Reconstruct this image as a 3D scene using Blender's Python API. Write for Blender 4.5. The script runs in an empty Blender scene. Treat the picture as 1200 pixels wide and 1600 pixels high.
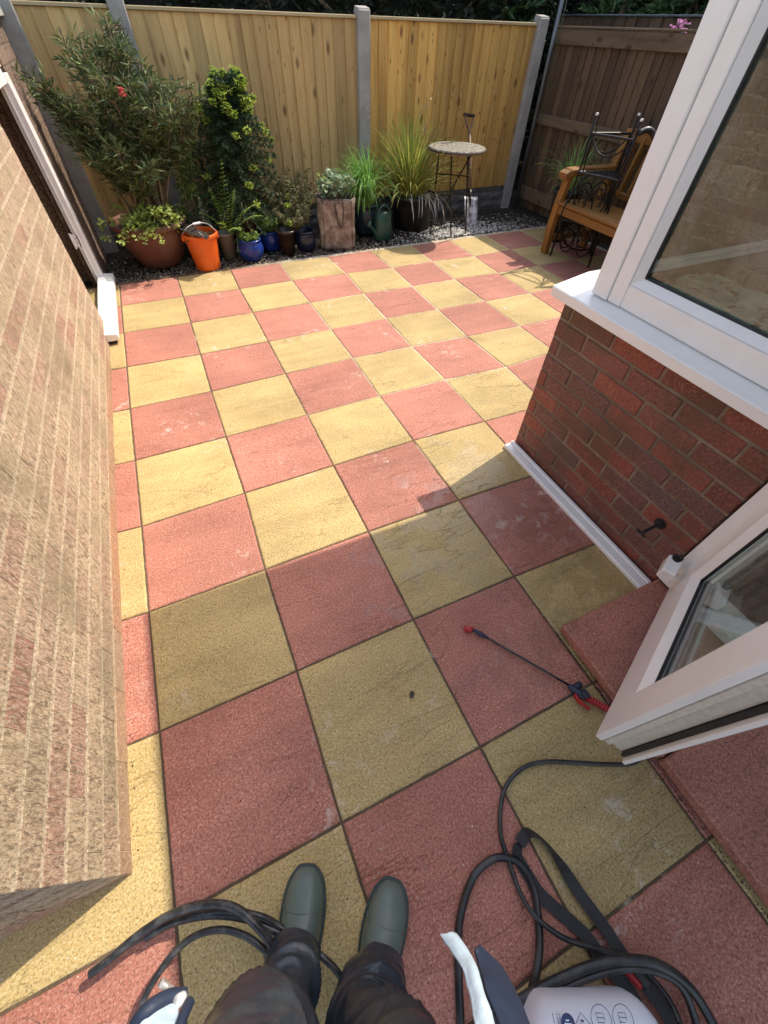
import bpy, math, random
from mathutils import Vector, Matrix, noise as mn
random.seed(7)
S = bpy.context.scene
COL = S.collection
R_ = math.radians

# ------------------------------------------------------------------ camera
CR = ((0.91100396, -0.4117115, 0.02377881),
      (-0.30559321, -0.71266326, -0.63144585),
      (0.27691981, 0.56798303, -0.77505529))      # image right / image down / forward
CP = Vector((0.506112430, -4.10743891, 1.41144465))
FPX = 621.6
cd = bpy.data.cameras.new('camera'); cam = bpy.data.objects.new('camera', cd); COL.objects.link(cam)
cd.sensor_fit = 'VERTICAL'; cd.sensor_height = 24; cd.lens = 24 * FPX / 1600
cd.clip_start = 0.02; cd.clip_end = 500
m = Matrix.Identity(4)
for r in range(3):
    m[r][0] = CR[0][r]; m[r][1] = -CR[1][r]; m[r][2] = -CR[2][r]; m[r][3] = CP[r]
cam.matrix_world = m
S.camera = cam

# ------------------------------------------------------------------ light
EL = R_(51.4); AZ = R_(74)                      # azimuth clockwise from +Y
SUN = Vector((math.sin(AZ) * math.cos(EL), math.cos(AZ) * math.cos(EL), math.sin(EL)))
w = bpy.data.worlds.new('World'); S.world = w; w.use_nodes = True
nt = w.node_tree; bg = nt.nodes['Background']
sky = nt.nodes.new('ShaderNodeTexSky'); sky.sky_type = 'NISHITA'; sky.sun_disc = False
sky.sun_elevation = EL; sky.sun_rotation = AZ; sky.air_density = 1.0; sky.dust_density = 2.0; sky.ozone_density = 0.6
hs_ = nt.nodes.new('ShaderNodeHueSaturation'); hs_.inputs['Saturation'].default_value = .72
nt.links.new(sky.outputs[0], hs_.inputs['Color']); nt.links.new(hs_.outputs[0], bg.inputs[0]); bg.inputs[1].default_value = 0.15
sl = bpy.data.lights.new('sun', 'SUN'); sl.energy = 2.45; sl.angle = R_(0.5); sl.color = (1.0, 0.92, 0.78)
so = bpy.data.objects.new('sun', sl); COL.objects.link(so)
so.rotation_euler = (-SUN).to_track_quat('-Z', 'Y').to_euler(); so.location = (6, 2, 8)
S.view_settings.view_transform = 'Standard'; S.view_settings.look = 'None'
S.view_settings.exposure = 1.06; S.view_settings.gamma = 1; S.view_settings.use_curve_mapping = False
S.render.engine = 'CYCLES'
S.cycles.max_bounces = 8; S.cycles.diffuse_bounces = 4; S.cycles.transparent_max_bounces = 12

# ------------------------------------------------------------------ measuring
def ray(u, v):
    a = (u - 600) / FPX; b = (v - 800) / FPX
    return Vector([CR[0][k] * a + CR[1][k] * b + CR[2][k] for k in range(3)])
def at(u, v, z=0.0):
    d = ray(u, v); return CP + d * ((z - CP.z) / d.z)
def atx(u, v, x):
    d = ray(u, v); return CP + d * ((x - CP.x) / d.x)
def aty(u, v, y):
    d = ray(u, v); return CP + d * ((y - CP.y) / d.y)

# ------------------------------------------------------------------ materials
def lnk(n, a, b): n.links.new(a, b)
class NT:
    def __init__(s, name):
        s.m = bpy.data.materials.new(name); s.m.use_nodes = True; s.n = s.m.node_tree
        s.b = s.n.nodes['Principled BSDF']; s.out = s.n.nodes['Material Output']
    def new(s, t, **k):
        x = s.n.nodes.new(t)
        for a, v in k.items(): setattr(x, a, v)
        return x
    def l(s, a, b): s.n.links.new(a, b)
    def coord(s, scale=(1, 1, 1), rot=(0, 0, 0), offs=None):
        tc = s.new('ShaderNodeTexCoord'); src = tc.outputs['Object']
        if offs is not None:
            va = s.new('ShaderNodeVectorMath', operation='ADD'); s.l(src, va.inputs[0]); s.l(offs, va.inputs[1]); src = va.outputs[0]
        mp = s.new('ShaderNodeMapping'); mp.inputs['Scale'].default_value = scale; mp.inputs['Rotation'].default_value = rot
        s.l(src, mp.inputs[0]); return mp.outputs[0]
    def noise(s, vec, scale, detail=5, rough=.55, dist=0):
        x = s.new('ShaderNodeTexNoise'); s.l(vec, x.inputs['Vector'])
        x.inputs['Scale'].default_value = scale; x.inputs['Detail'].default_value = detail
        x.inputs['Roughness'].default_value = rough; x.inputs['Distortion'].default_value = dist
        return x.outputs['Fac']
    def vor(s, vec, scale, feat='F1', rnd=1):
        x = s.new('ShaderNodeTexVoronoi', feature=feat); s.l(vec, x.inputs['Vector']); x.inputs['Scale'].default_value = scale
        x.inputs['Randomness'].default_value = rnd
        return x.outputs['Distance']
    def ramp(s, fac, stops):
        x = s.new('ShaderNodeValToRGB'); s.l(fac, x.inputs[0]); e = x.color_ramp.elements
        while len(e) < len(stops): e.new(.5)
        for i, (p, c) in enumerate(stops):
            e[i].position = p; e[i].color = (c, c, c, 1) if isinstance(c, (int, float)) else (*c, 1)
        return x.outputs[0]
    def mix(s, fac, a, b, mode='MIX'):
        x = s.new('ShaderNodeMixRGB', blend_type=mode)
        for i, q in ((0, fac), (1, a), (2, b)):
            if hasattr(q, 'links') or hasattr(q, 'is_linked'): s.l(q, x.inputs[i])
            elif i == 0: x.inputs[0].default_value = q
            else: x.inputs[i].default_value = (*q, 1) if not isinstance(q, (int, float)) else (q, q, q, 1)
        return x.outputs[0]
    def math(s, op, a, b=0.0):
        x = s.new('ShaderNodeMath', operation=op)
        for i, q in ((0, a), (1, b)):
            if isinstance(q, (int, float)): x.inputs[i].default_value = q
            else: s.l(q, x.inputs[i])
        return x.outputs[0]
    def rnd(s):
        return s.new('ShaderNodeNewGeometry').outputs['Random Per Island']
    def bump(s, h, dist=.002, strength=1.0, prev=None):
        x = s.new('ShaderNodeBump'); x.inputs['Distance'].default_value = dist; x.inputs['Strength'].default_value = strength
        s.l(h, x.inputs['Height'])
        if prev is not None: s.l(prev, x.inputs['Normal'])
        return x.outputs[0]
    def fin(s, col=None, rough=None, normal=None, metallic=0):
        for q, k in ((col, 'Base Color'), (rough, 'Roughness'), (normal, 'Normal')):
            if q is None: continue
            if isinstance(q, (int, float)): s.b.inputs[k].default_value = q
            elif isinstance(q, tuple): s.b.inputs[k].default_value = (*q, 1)
            else: s.l(q, s.b.inputs[k])
        s.b.inputs['Metallic'].default_value = metallic
        return s.m

def pbr(name, c1, c2=None, scale=8, rough=.7, bump=.5, bscale=80, bdist=.002, stretch=(1, 1, 1), metallic=0, isl=0.0, dirt=None, dirt_scale=5, dirt_amt=.5, spec=None):
    t = NT(name); c2 = c2 or tuple(x * .8 for x in c1)
    off = None
    if isl:
        r = t.rnd(); o = t.new('ShaderNodeCombineXYZ')
        rr = t.math('MULTIPLY', r, 37.0)
        for i in range(3): t.l(rr, o.inputs[i])
        off = o.outputs[0]
    v = t.coord(stretch, offs=off)
    col = t.mix(t.ramp(t.noise(v, scale, 6, .6), [(.3, 0.0), (.7, 1.0)]), c1, c2)
    if isl:
        f = t.ramp(r, [(0, 1 - isl), (1, 1 + isl)]) if isl <= 0 else None
        mr = t.new('ShaderNodeMapRange'); t.l(r, mr.inputs[0]); mr.inputs[3].default_value = 1 - isl; mr.inputs[4].default_value = 1 + isl
        cc = t.new('ShaderNodeCombineXYZ')
        for i in range(3): t.l(mr.outputs[0], cc.inputs[i])
        col = t.mix(1.0, col, cc.outputs[0], 'MULTIPLY')
    if dirt:
        d = t.ramp(t.noise(t.coord(), dirt_scale, 8, .65), [(.45, 0.0), (.62, dirt_amt)])
        col = t.mix(d, col, dirt)
    n = t.bump(t.noise(v, bscale, 4, .6), bdist, bump) if bump else None
    if spec is not None: t.b.inputs['Specular IOR Level'].default_value = spec
    return t.fin(col, rough, n, metallic)

def slab_mat(name, base, dark, lite):
    t = NT(name); r = t.rnd(); rr = t.math('MULTIPLY', r, 91.0)
    o = t.new('ShaderNodeCombineXYZ'); t.l(rr, o.inputs[0]); t.l(t.math('MULTIPLY', r, 53.0), o.inputs[1])
    v = t.coord(offs=o.outputs[0]); vw = t.coord()
    big = t.noise(v, 4, 7, .62, .3)
    col = t.mix(t.ramp(big, [(.35, 0.0), (.7, .8)]), base, dark)
    grain = t.noise(v, 150, 4, .8)
    col = t.mix(t.ramp(grain, [(.50, 0.0), (.58, .65)]), col, lite)
    gd = t.noise(v, 175, 3, .75)
    col = t.mix(t.ramp(gd, [(.41, .75), (.468, 0.0)]), col, tuple(x * .38 for x in base))
    pit = t.vor(v, 48)
    pm = t.math('MULTIPLY', t.ramp(pit, [(.06, 1.0), (.16, 0.0)]), t.ramp(t.noise(v, 14, 3), [(.5, 0.0), (.62, .9)]))
    col = t.mix(pm, col, tuple(x * .28 for x in base))
    wp = t.vor(t.coord((1, 1, 1), (0, 0, .7), offs=o.outputs[0]), 30)
    col = t.mix(t.ramp(wp, [(.035, .8), (.07, 0.0)]), col, (.8, .72, .62))
    # riven ridges and hair cracks, one diagonal direction
    rv = t.coord((.75, 3.0, 1), (0, 0, R_(-38)), offs=o.outputs[0])
    rn = t.noise(rv, 1.2, 6, .5, .5)
    line = t.ramp(rn, [(.494, 0.0), (.5, 1.0), (.506, 0.0)])
    rn2 = t.noise(rv, 1.9, 7, .52, .4)
    line2 = t.ramp(rn2, [(.496, 0.0), (.5, 1.0), (.504, 0.0)])
    gate = t.ramp(t.noise(v, 3.0, 2), [(.47, 0.0), (.55, 1.0)])
    lm = t.math('MULTIPLY', t.math('MAXIMUM', line, line2), gate)
    col = t.mix(t.math('MULTIPLY', lm, .20), col, tuple(x * .40 for x in base))
    band = t.ramp(t.noise(t.coord((.5, 3.2, 1), (0, 0, R_(-38)), offs=o.outputs[0]), 3.0, 6, .6, .4), [(.36, .90), (.62, 1.05)])
    col = t.mix(1.0, col, band, 'MULTIPLY')
    st = t.ramp(t.noise(vw, 1.7, 6, .62), [(.36, .84), (.66, 1.09)])
    col = t.mix(1.0, col, st, 'MULTIPLY')
    mr = t.new('ShaderNodeMapRange'); t.l(r, mr.inputs[0]); mr.inputs[3].default_value = .9; mr.inputs[4].default_value = 1.08
    cc = t.new('ShaderNodeCombineXYZ')
    for i in range(3): t.l(mr.outputs[0], cc.inputs[i])
    col = t.mix(1.0, col, cc.outputs[0], 'MULTIPLY')
    sc = t.math('MULTIPLY', t.ramp(t.noise(vw, 16, 10, .72, .6), [(.55, 0.0), (.62, 1.0)]), t.ramp(t.noise(vw, 1.9, 3, .5), [(.56, 0.0), (.64, .5)]))
    col = t.mix(sc, col, (.66, .58, .50))
    # wet film: damp patches left from washing
    dst = t.new('ShaderNodeVectorMath', operation='DISTANCE'); t.l(vw, dst.inputs[0]); dst.inputs[1].default_value = (1.42, -3.42, 0)
    near = t.ramp(dst.outputs['Value'], [(.15, .22), (.95, 0.0)])
    wm = t.ramp(t.math('ADD', t.noise(vw, 4.2, 10, .66), near), [(.63, 0.0), (.675, 1.0)])
    col = t.mix(t.math('MULTIPLY', wm, .3), col, tuple(x * .45 for x in base))
    rough = t.math('SUBTRACT', .80, t.math('MULTIPLY', wm, .60))
    n = t.bump(rn, .012, .7)
    n = t.bump(rn2, .006, .6, n)
    n = t.bump(t.noise(v, 26, 6, .65), .0035, .5, n)
    n = t.bump(lm, .0022, .8, n)
    n = t.bump(grain, .0022, t_strength, n)
    return t.fin(col, rough, n)
t_strength = .75

def grout_mat(name, c1, c2, *a, **k):
    t = NT(name); v = t.coord()
    col = t.mix(t.noise(v, 14, 5), c1, c2)
    sx = t.new('ShaderNodeSeparateXYZ'); t.l(v, sx.inputs[0])
    far = t.math('MULTIPLY', t.ramp(t.math('MULTIPLY', sx.outputs[0], .25), [(.22, 0.0), (.42, 1.0)]), t.ramp(t.math('MULTIPLY', sx.outputs[1], -.25), [(.55, 1.0), (.68, 0.0)]))
    sand = t.math('MULTIPLY', far, t.ramp(t.noise(v, 5, 7, .7), [(.34, .1), (.5, 1.0)]))
    sand = t.math('MAXIMUM', sand, t.ramp(t.noise(v, 2.3, 6, .7), [(.6, 0.0), (.68, .7)]))
    col = t.mix(sand, col, (.62, .54, .40))
    return t.fin(col, .95, t.bump(t.noise(v, 120, 3), .004, 1))

def brick_mat(name, stops, bscale=(1, 1, 1), lichen=None, bd=.006, rough=.85, flake=.5, lit=(.62, .5, .38)):
    t = NT(name); r = t.rnd(); o = t.new('ShaderNodeCombineXYZ'); rr = t.math('MULTIPLY', r, 71.0)
    for i in range(3): t.l(rr, o.inputs[i])
    v = t.coord(bscale, offs=o.outputs[0]); vw = t.coord()
    col = t.ramp(r, stops)
    a = t.noise(v, 55, 6, .7, .5)
    col = t.mix(t.ramp(a, [(.32, flake), (.5, 0.0)]), col, (.06, .035, .022))
    col = t.mix(t.ramp(t.noise(v, 120, 4, .75), [(.50, 0.0), (.66, .7)]), col, lit)
    if lichen: col = t.mix(t.ramp(t.noise(vw, lichen[0], 8, .66), [(lichen[2], 0.0), (lichen[2] + .16, lichen[3])]), col, lichen[1])
    n = t.bump(t.noise(v, 38, 6, .7, .6), bd, .8)
    n = t.bump(t.noise(v, 170, 3, .7), bd * .3, .8, n)
    return t.fin(col, rough, n)

def tan_mat(name, stops, amt=1.0):
    t = NT(name); r = t.rnd(); o = t.new('ShaderNodeCombineXYZ'); rr = t.math('MULTIPLY', r, 71.0)
    for i in range(3): t.l(rr, o.inputs[i])
    v = t.coord(offs=o.outputs[0]); vw = t.coord(); vs = t.coord((1, 1.0, .36), offs=o.outputs[0])
    col = t.ramp(r, stops)
    f1 = t.noise(vs, 190, 5, .8, .5)
    col = t.mix(t.ramp(f1, [(.435, .75 * amt), (.50, 0.0)]), col, (.22, .14, .09))
    f2 = t.noise(vs, 85, 5, .75, .6)
    col = t.mix(t.ramp(f2, [(.42, .75 * amt), (.475, 0.0)]), col, (.16, .105, .07))
    col = t.mix(t.ramp(t.noise(vs, 160, 4, .75), [(.50, 0.0), (.58, .5 * amt)]), col, (.80, .67, .48))
    col = t.mix(t.ramp(t.noise(vw, 5, 8, .66), [(.52, 0.0), (.68, .5)]), col, (.40, .33, .20))
    col = t.mix(t.ramp(t.noise(vw, 3.2, 8, .7), [(.48, 0.0), (.66, .6)]), col, (.25, .20, .12))
    n = t.bump(f2, .010, .8); n = t.bump(f1, .004, .9, n)
    return t.fin(col, .95, n)

def wood_mat(name, c1, c2, knot, axis='z', rough=.75, isl=.18, knots=True, fine=1.0):
    t = NT(name); r = t.rnd(); o = t.new('ShaderNodeCombineXYZ'); rr = t.math('MULTIPLY', r, 61.0)
    for i in range(3): t.l(rr, o.inputs[i])
    sc = {'z': (1, 1, .07), 'x': (.07, 1, 1), 'y': (1, .07, 1)}[axis]
    k2 = {'z': (1, 1, .45), 'x': (.45, 1, 1), 'y': (1, .45, 1)}[axis]
    v = t.coord(sc, offs=o.outputs[0])
    g = t.noise(v, 45 * fine, 5, .65, .8)
    col = t.mix(t.ramp(g, [(.3, 0.0), (.72, 1.0)]), c1, c2)
    col = t.mix(t.ramp(t.noise(v, 9, 4, .5, .3), [(.5, 0.0), (.75, .6)]), col, knot)
    if knots:
        kv = t.coord(k2, offs=o.outputs[0])
        k = t.vor(kv, 9); col = t.mix(t.ramp(k, [(.09, .9), (.2, 0.0)]), col, knot)
        k = t.vor(t.coord(k2, (0, 0, 0), offs=o.outputs[0]), 21); col = t.mix(t.math('MULTIPLY', t.ramp(k, [(.08, .85), (.19, 0.0)]), t.ramp(t.noise(t.coord(), 3, 3), [(.45, 0.0), (.55, 1.0)])), col, knot)
    mr = t.new('ShaderNodeMapRange'); t.l(r, mr.inputs[0]); mr.inputs[3].default_value = 1 - isl; mr.inputs[4].default_value = 1 + isl
    cc = t.new('ShaderNodeCombineXYZ')
    for i in range(3): t.l(mr.outputs[0], cc.inputs[i])
    col = t.mix(1.0, col, cc.outputs[0], 'MULTIPLY')
    return t.fin(col, rough, t.bump(g, .002, .6))

def leaf_mat(name, c1, c2, tip=None, rough=.62, trans=.3, isl=.45):
    t = NT(name); r = t.rnd()
    col = t.mix(r, c1, c2)
    if tip: col = t.mix(t.ramp(r, [(tip[1], 0.0), (min(1, tip[1] + .03), 1.0)]), col, tip[0])
    mr = t.new('ShaderNodeMath', operation='FRACT'); t.l(t.math('MULTIPLY', r, 17.3), mr.inputs[0])
    k = t.math('ADD', t.math('MULTIPLY', mr.outputs[0], 2 * isl), 1 - isl)
    cc = t.new('ShaderNodeCombineXYZ')
    for i in range(3): t.l(k, cc.inputs[i])
    col = t.mix(1.0, col, cc.outputs[0], 'MULTIPLY')
    t.fin(col, rough)
    tr = t.new('ShaderNodeBsdfTranslucent'); t.l(col, tr.inputs[0])
    ms = t.new('ShaderNodeMixShader'); ms.inputs[0].default_value = trans
    t.l(t.b.outputs[0], ms.inputs[1]); t.l(tr.outputs[0], ms.inputs[2]); t.l(ms.outputs[0], t.out.inputs[0])
    return t.m

def glass_mat(name, tint=(.80, .86, .84), ior=2.3):
    t = NT(name); t.n.nodes.remove(t.b)
    fr = t.new('ShaderNodeFresnel'); fr.inputs[0].default_value = ior
    v = t.coord()
    g = t.new('ShaderNodeBsdfGlossy'); g.inputs['Roughness'].default_value = .012
    t.l(t.bump(t.noise(v, 4, 3, .5), .004, .25), g.inputs['Normal'])
    tr = t.new('ShaderNodeBsdfTransparent'); tr.inputs[0].default_value = (*tint, 1)
    bk = t.new('ShaderNodeNewGeometry').outputs['Backfacing']
    ms = t.new('ShaderNodeMixShader'); t.l(t.math('MULTIPLY', fr.outputs[0], t.math('SUBTRACT', 1.0, bk)), ms.inputs[0]); t.l(tr.outputs[0], ms.inputs[1]); t.l(g.outputs[0], ms.inputs[2])
    # film of dried splashes
    df = t.new('ShaderNodeBsdfDiffuse'); df.inputs[0].default_value = (.55, .55, .5, 1)
    m2 = t.new('ShaderNodeMixShader'); t.l(t.ramp(t.noise(t.coord((1, 1, .35)), 14, 9, .75), [(.48, .01), (.72, .16)]), m2.inputs[0])
    t.l(ms.outputs[0], m2.inputs[1]); t.l(df.outputs[0], m2.inputs[2]); t.l(m2.outputs[0], t.out.inputs[0])
    return t.m

YEL = slab_mat('yellow_slab', (.52, .370, .148), (.46, .310, .112), (.68, .55, .30))
PNK = slab_mat('pink_slab', (.475, .178, .120), (.41, .140, .095), (.66, .36, .28))
SIDE = pbr('slab_joint_sand', (.10, .055, .03), (.20, .12, .07), 30, .95, 1, 160, .003)
GROUT = grout_mat('joint_fill', (.05, .028, .017), (.17, .12, .07), 14, .95, 1, 120, .004, dirt=(.45, .38, .27), dirt_scale=2.2, dirt_amt=.7)
TAN = tan_mat('tan_rough_brick', [(0, (.56, .41, .26)), (.25, (.63, .47, .31)), (.45, (.50, .37, .24)), (.65, (.58, .40, .28)), (.84, (.52, .34, .235)), (.96, (.48, .25, .185)), (1, (.44, .21, .155))])
TANM = tan_mat('pale_mortar', [(0, (.70, .58, .41)), (1, (.70, .58, .41))], .8)
BRW = brick_mat('shaded_brown_brick', [(0, (.13, .075, .048)), (.5, (.17, .10, .062)), (1, (.12, .065, .045))], (1, 1, .5), (5, (.08, .055, .04), .5, .6), .006)  # brown far-wall brick, darkened to carry the shade of shrub and hedge
TANM2 = pbr('shaded_brown_mortar', (.18, .13, .09), (.12, .085, .06), 20, .95, 1, 130, .004)  # mortar darkened along with the shaded far-wall brick
ORB = brick_mat('orange_brick', [(0, (.34, .20, .12)), (.5, (.40, .20, .11)), (.75, (.38, .27, .17)), (1, (.28, .16, .10))], (1, 1, 1), (7, (.30, .22, .13), .5, .7), .005)
RED = brick_mat('red_brick', [(0, (.17, .045, .034)), (.2, (.27, .060, .042)), (.4, (.14, .066, .058)), (.55, (.22, .052, .040)), (.7, (.13, .075, .068)), (.82, (.31, .075, .050)), (1, (.16, .050, .038))],
                (1, 1, 1), (3.2, (.10, .062, .036), .47, .75), .007, .55, .6, (.42, .20, .145))
REDM = pbr('red_wall_mortar', (.31, .235, .165), (.21, .15, .10), 22, .9, 1, 130, .003, dirt=(.09, .08, .045), dirt_scale=5, dirt_amt=.6)
DARKB = brick_mat('shaded_inner_brick', [(0, (.10, .05, .03)), (1, (.16, .09, .055))], (1, 1, 1), None, .005)  # brick colour darkened to stand for the shade inside the doorway
UPVC = pbr('white_upvc', (.92, .90, .86), (.90, .87, .83), 3, .22, .05, 20, .0008, dirt=(.55, .50, .42), dirt_scale=9, dirt_amt=.08)
UPVCD = pbr('dirty_white_upvc', (.74, .68, .58), (.70, .63, .53), 3, .5, .05, 60, .0005, dirt=(.40, .33, .23), dirt_scale=70, dirt_amt=.3)
BLACKR = pbr('black_rubber', (.012, .012, .013), (.02, .02, .02), 20, .45, .2, 90, .0006)
SHED = pbr('weathered_black_plastic', (.018, .018, .02), (.035, .033, .03), 12, .4, .2, 50, .001)
GLASS = glass_mat('window_glass'); GLASS2 = glass_mat('door_glass', (.92, .95, .93), 2.0)
FEN = wood_mat('treated_pine', (.68, .46, .19), (.50, .33, .125), (.20, .11, .04), fine=1.3, isl=.26)
FEN2 = wood_mat('golden_pine', (.76, .46, .13), (.52, .285, .065), (.19, .075, .018), isl=.28, fine=1.3)
CAP = wood_mat('pine_capping', (.55, .44, .25), (.44, .33, .17), (.25, .16, .08), 'x', knots=False)
BRN = wood_mat('brown_stained_boards', (.150, .092, .050), (.10, .060, .032), (.035, .021, .011), isl=.25)
BRNR = wood_mat('brown_stained_rail', (.21, .145, .085), (.14, .09, .05), (.05, .03, .017), 'y')
CONC = pbr('concrete_post', (.42, .395, .355), (.32, .30, .27), 9, .9, .7, 150, .002, dirt=(.22, .22, .20), dirt_scale=7, dirt_amt=.5)
ROCK = pbr('rock_face_gravel_board', (.20, .19, .18), (.11, .10, .09), 14, .95, 1, 40, .02)
SOIL = pbr('dark_soil', (.050, .038, .028), (.028, .020, .015), 18, .95, 1, 70, .02)
GRAV = pbr('mixed_gravel', (.25, .205, .155), (.12, .09, .065), 6, .85, .5, 90, .002, isl=.65)
SHELL = pbr('white_shingle', (.72, .70, .66), (.55, .52, .47), 6, .8, .4, 90, .001, isl=.2)
TERR = pbr('terracotta', (.17, .060, .034), (.12, .042, .026), 6, .7, .5, 60, .002, dirt=(.19, .12, .08), dirt_scale=4, dirt_amt=.35)
TERR2 = pbr('pale_terracotta', (.36, .20, .13), (.27, .14, .09), 6, .75, .5, 60, .002, dirt=(.4, .33, .25), dirt_scale=5, dirt_amt=.5)
ORANGE = pbr('orange_plastic', (.86, .15, .012), (.78, .12, .01), 5, .42, .15, 30, .001, dirt=(.30, .10, .03), dirt_scale=7, dirt_amt=.35)
BEIGE = pbr('beige_glaze', (.28, .25, .20), (.20, .18, .14), 8, .55, .3, 60, .001)
BLUE = pbr('cobalt_glaze', (.018, .050, .26), (.012, .03, .17), 8, .18, .2, 30, .001)
NAVY = pbr('navy_glaze', (.016, .022, .055), (.01, .012, .03), 8, .22, .2, 30, .001)
BRGL = pbr('brown_glaze', (.045, .027, .020), (.02, .013, .01), 10, .25, .2, 30, .001)
TEALG = pbr('dark_teal_glaze', (.028, .045, .058), (.016, .028, .036), 10, .3, .2, 30, .001)
BLKP = pbr('black_pot_plastic', (.020, .019, .018), (.03, .028, .026), 10, .5, .2, 60, .001, dirt=(.09, .08, .06), dirt_scale=6, dirt_amt=.5)
GRNP = pbr('green_can_plastic', (.018, .085, .058), (.014, .06, .042), 6, .38, .15, 30, .001, dirt=(.10, .13, .10), dirt_scale=6, dirt_amt=.5)
BAG = pbr('woven_bag', (.25, .175, .13), (.12, .08, .058), 16, .6, 1, 35, .012, dirt=(.45, .38, .31), dirt_scale=14, dirt_amt=.75)
BAGS = pbr('bag_stitching', (.05, .03, .022), None, 9, .8)
BARK = pbr('stem_bark', (.27, .20, .12), (.16, .11, .065), 30, .85, .6, 80, .002)
IRON = pbr('black_wrought_iron', (.014, .013, .012), (.03, .024, .02), 30, .42, .3, 80, .001, metallic=.5)
RUST = pbr('rusty_iron', (.10, .055, .035), (.05, .032, .022), 20, .7, .5, 90, .001, metallic=.4)
GALV = pbr('galvanised_pipe', (.20, .22, .24), (.12, .13, .14), 9, .45, .2, 60, .001, metallic=.7)
BENCH = wood_mat('orange_stained_bench', (.33, .155, .035), (.21, .09, .02), (.22, .08, .015), 'y', .45, .12, False)
BENCHV = wood_mat('orange_stained_leg', (.40, .19, .04), (.27, .115, .022), (.24, .09, .015), 'z', .45, .12, False)
TBLT = pbr('mosaic_table_stone', (.20, .17, .12), (.07, .058, .04), 34, .6, .8, 60, .003, dirt=(.40, .37, .30), dirt_scale=30, dirt_amt=.75)
STEEL = pbr('worn_spade_steel', (.80, .81, .83), (.66, .66, .66), 12, .35, .3, 60, .001, metallic=.25, dirt=(.16, .11, .07), dirt_scale=26, dirt_amt=.9)
ASH = pbr('ash_handle', (.22, .13, .07), (.14, .08, .045), 20, .6)
REDP = pbr('red_plastic', (.42, .016, .020), (.34, .012, .016), 8, .4, .1)
NAVP = pbr('dark_blue_plastic', (.015, .022, .05), (.02, .025, .045), 8, .4, .1)
HOSE = pbr('black_hose', (.014, .014, .015), (.022, .022, .023), 8, .33, .25, 60, .0008, dirt=(.10, .09, .08), dirt_scale=16, dirt_amt=.4)
HOSE2 = pbr('scuffed_black_hose', (.016, .016, .017), (.028, .027, .027), 10, .3, .3, 70, .001, dirt=(.20, .195, .19), dirt_scale=40, dirt_amt=.3)
WEB = pbr('black_webbing', (.020, .019, .020), (.032, .03, .03), 30, .65, .6, 500, .001)
BOOT = pbr('green_boot_rubber', (.12, .165, .14), (.095, .135, .115), 6, .38, .2, 40, .001, dirt=(.15, .16, .14), dirt_scale=11, dirt_amt=.35)
BOOTS = pbr('boot_sole', (.030, .048, .040), None, 10, .5)
TROU = pbr('waterproof_trousers', (.030, .041, .055), (.015, .020, .028), 5, .28, .6, 40, .003, dirt=(.075, .085, .098), dirt_scale=9, dirt_amt=.5)
JACK = pbr('navy_jacket', (.018, .030, .060), (.012, .02, .045), 12, .6, .6, 30, .003)
LIN = pbr('pale_jacket_lining', (.50, .60, .66), (.36, .46, .54), 12, .55, .8, 22, .006)
TANK = pbr('white_tank_plastic', (.86, .88, .97), (.83, .85, .95), 4, .35, .2, 12, .002)
INK = pbr('navy_print', (.035, .05, .14), None, 8, .5, 0)
SKIN = pbr('skin', (.55, .33, .25), (.48, .27, .2), 9, .5)
HAIR = pbr('dark_hair', (.05, .03, .02), None, 60, .6)
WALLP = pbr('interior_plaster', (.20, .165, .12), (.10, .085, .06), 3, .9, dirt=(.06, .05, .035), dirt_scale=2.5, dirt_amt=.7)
CLOTH = pbr('pale_green_cloth', (.42, .44, .36), (.33, .36, .29), 10, .85, .6, 60, .003)
LEAFP = pbr('brown_leaf_print', (.18, .10, .05), (.10, .065, .035), 20, .85, .4)
ROOF = pbr('grey_roof', (.25, .25, .25), None, 5, .6)
POLY = NT('opal_roof_sheet'); _t = POLY.new('ShaderNodeBsdfTranslucent'); _t.inputs[0].default_value = (.36, .37, .35, 1); POLY.l(_t.outputs[0], POLY.out.inputs[0]); POLY = POLY.m
GROUND = pbr('garden_ground', (.10, .085, .06), (.06, .05, .035), 2, .95, 1, 20, .03)
L_OLIVE = leaf_mat('grey_green_leaves', (.055, .090, .026), (.145, .185, .060), ((.22, .11, .05), .965), trans=.2)
L_LIME = leaf_mat('lime_leaves', (.28, .38, .06), (.42, .50, .13))
L_DARK = leaf_mat('dark_conifer_needles', (.018, .050, .018), (.042, .095, .032), trans=.1)
L_TIP = leaf_mat('bright_new_needles', (.34, .48, .04), (.50, .60, .08), trans=.35, isl=.2)
L_FERN = leaf_mat('fern_fronds', (.19, .32, .04), (.32, .44, .08))
L_MID = leaf_mat('mid_green_leaves', (.10, .18, .04), (.20, .28, .07))
L_PALE = leaf_mat('pale_mint_leaves', (.20, .29, .17), (.33, .42, .26), ((.55, .62, .08), .93))
L_GRASS = leaf_mat('bright_green_blades', (.13, .32, .06), (.28, .48, .12))
L_PHOR = leaf_mat('yellow_green_blades', (.18, .24, .045), (.42, .42, .10), ((.46, .36, .18), .94))
L_DRY = leaf_mat('dull_brown_green_leaves', (.11, .12, .045), (.22, .20, .09))
L_HEDGE = leaf_mat('shaded_hedge_foliage', (.010, .018, .008), (.022, .036, .014), trans=.1)  # near-black leaf colour holds the hedge's own shade
L_CON2 = leaf_mat('conifer_spray', (.06, .12, .04), (.12, .20, .07), trans=.2)
PETR = leaf_mat('red_petals', (.62, .05, .06), (.75, .12, .12), trans=.3)
PETP = leaf_mat('pink_petals', (.62, .22, .50), (.80, .45, .70), trans=.4)
PETW = leaf_mat('pale_pink_petals', (.75, .52, .48), (.85, .72, .66), trans=.4)

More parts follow.
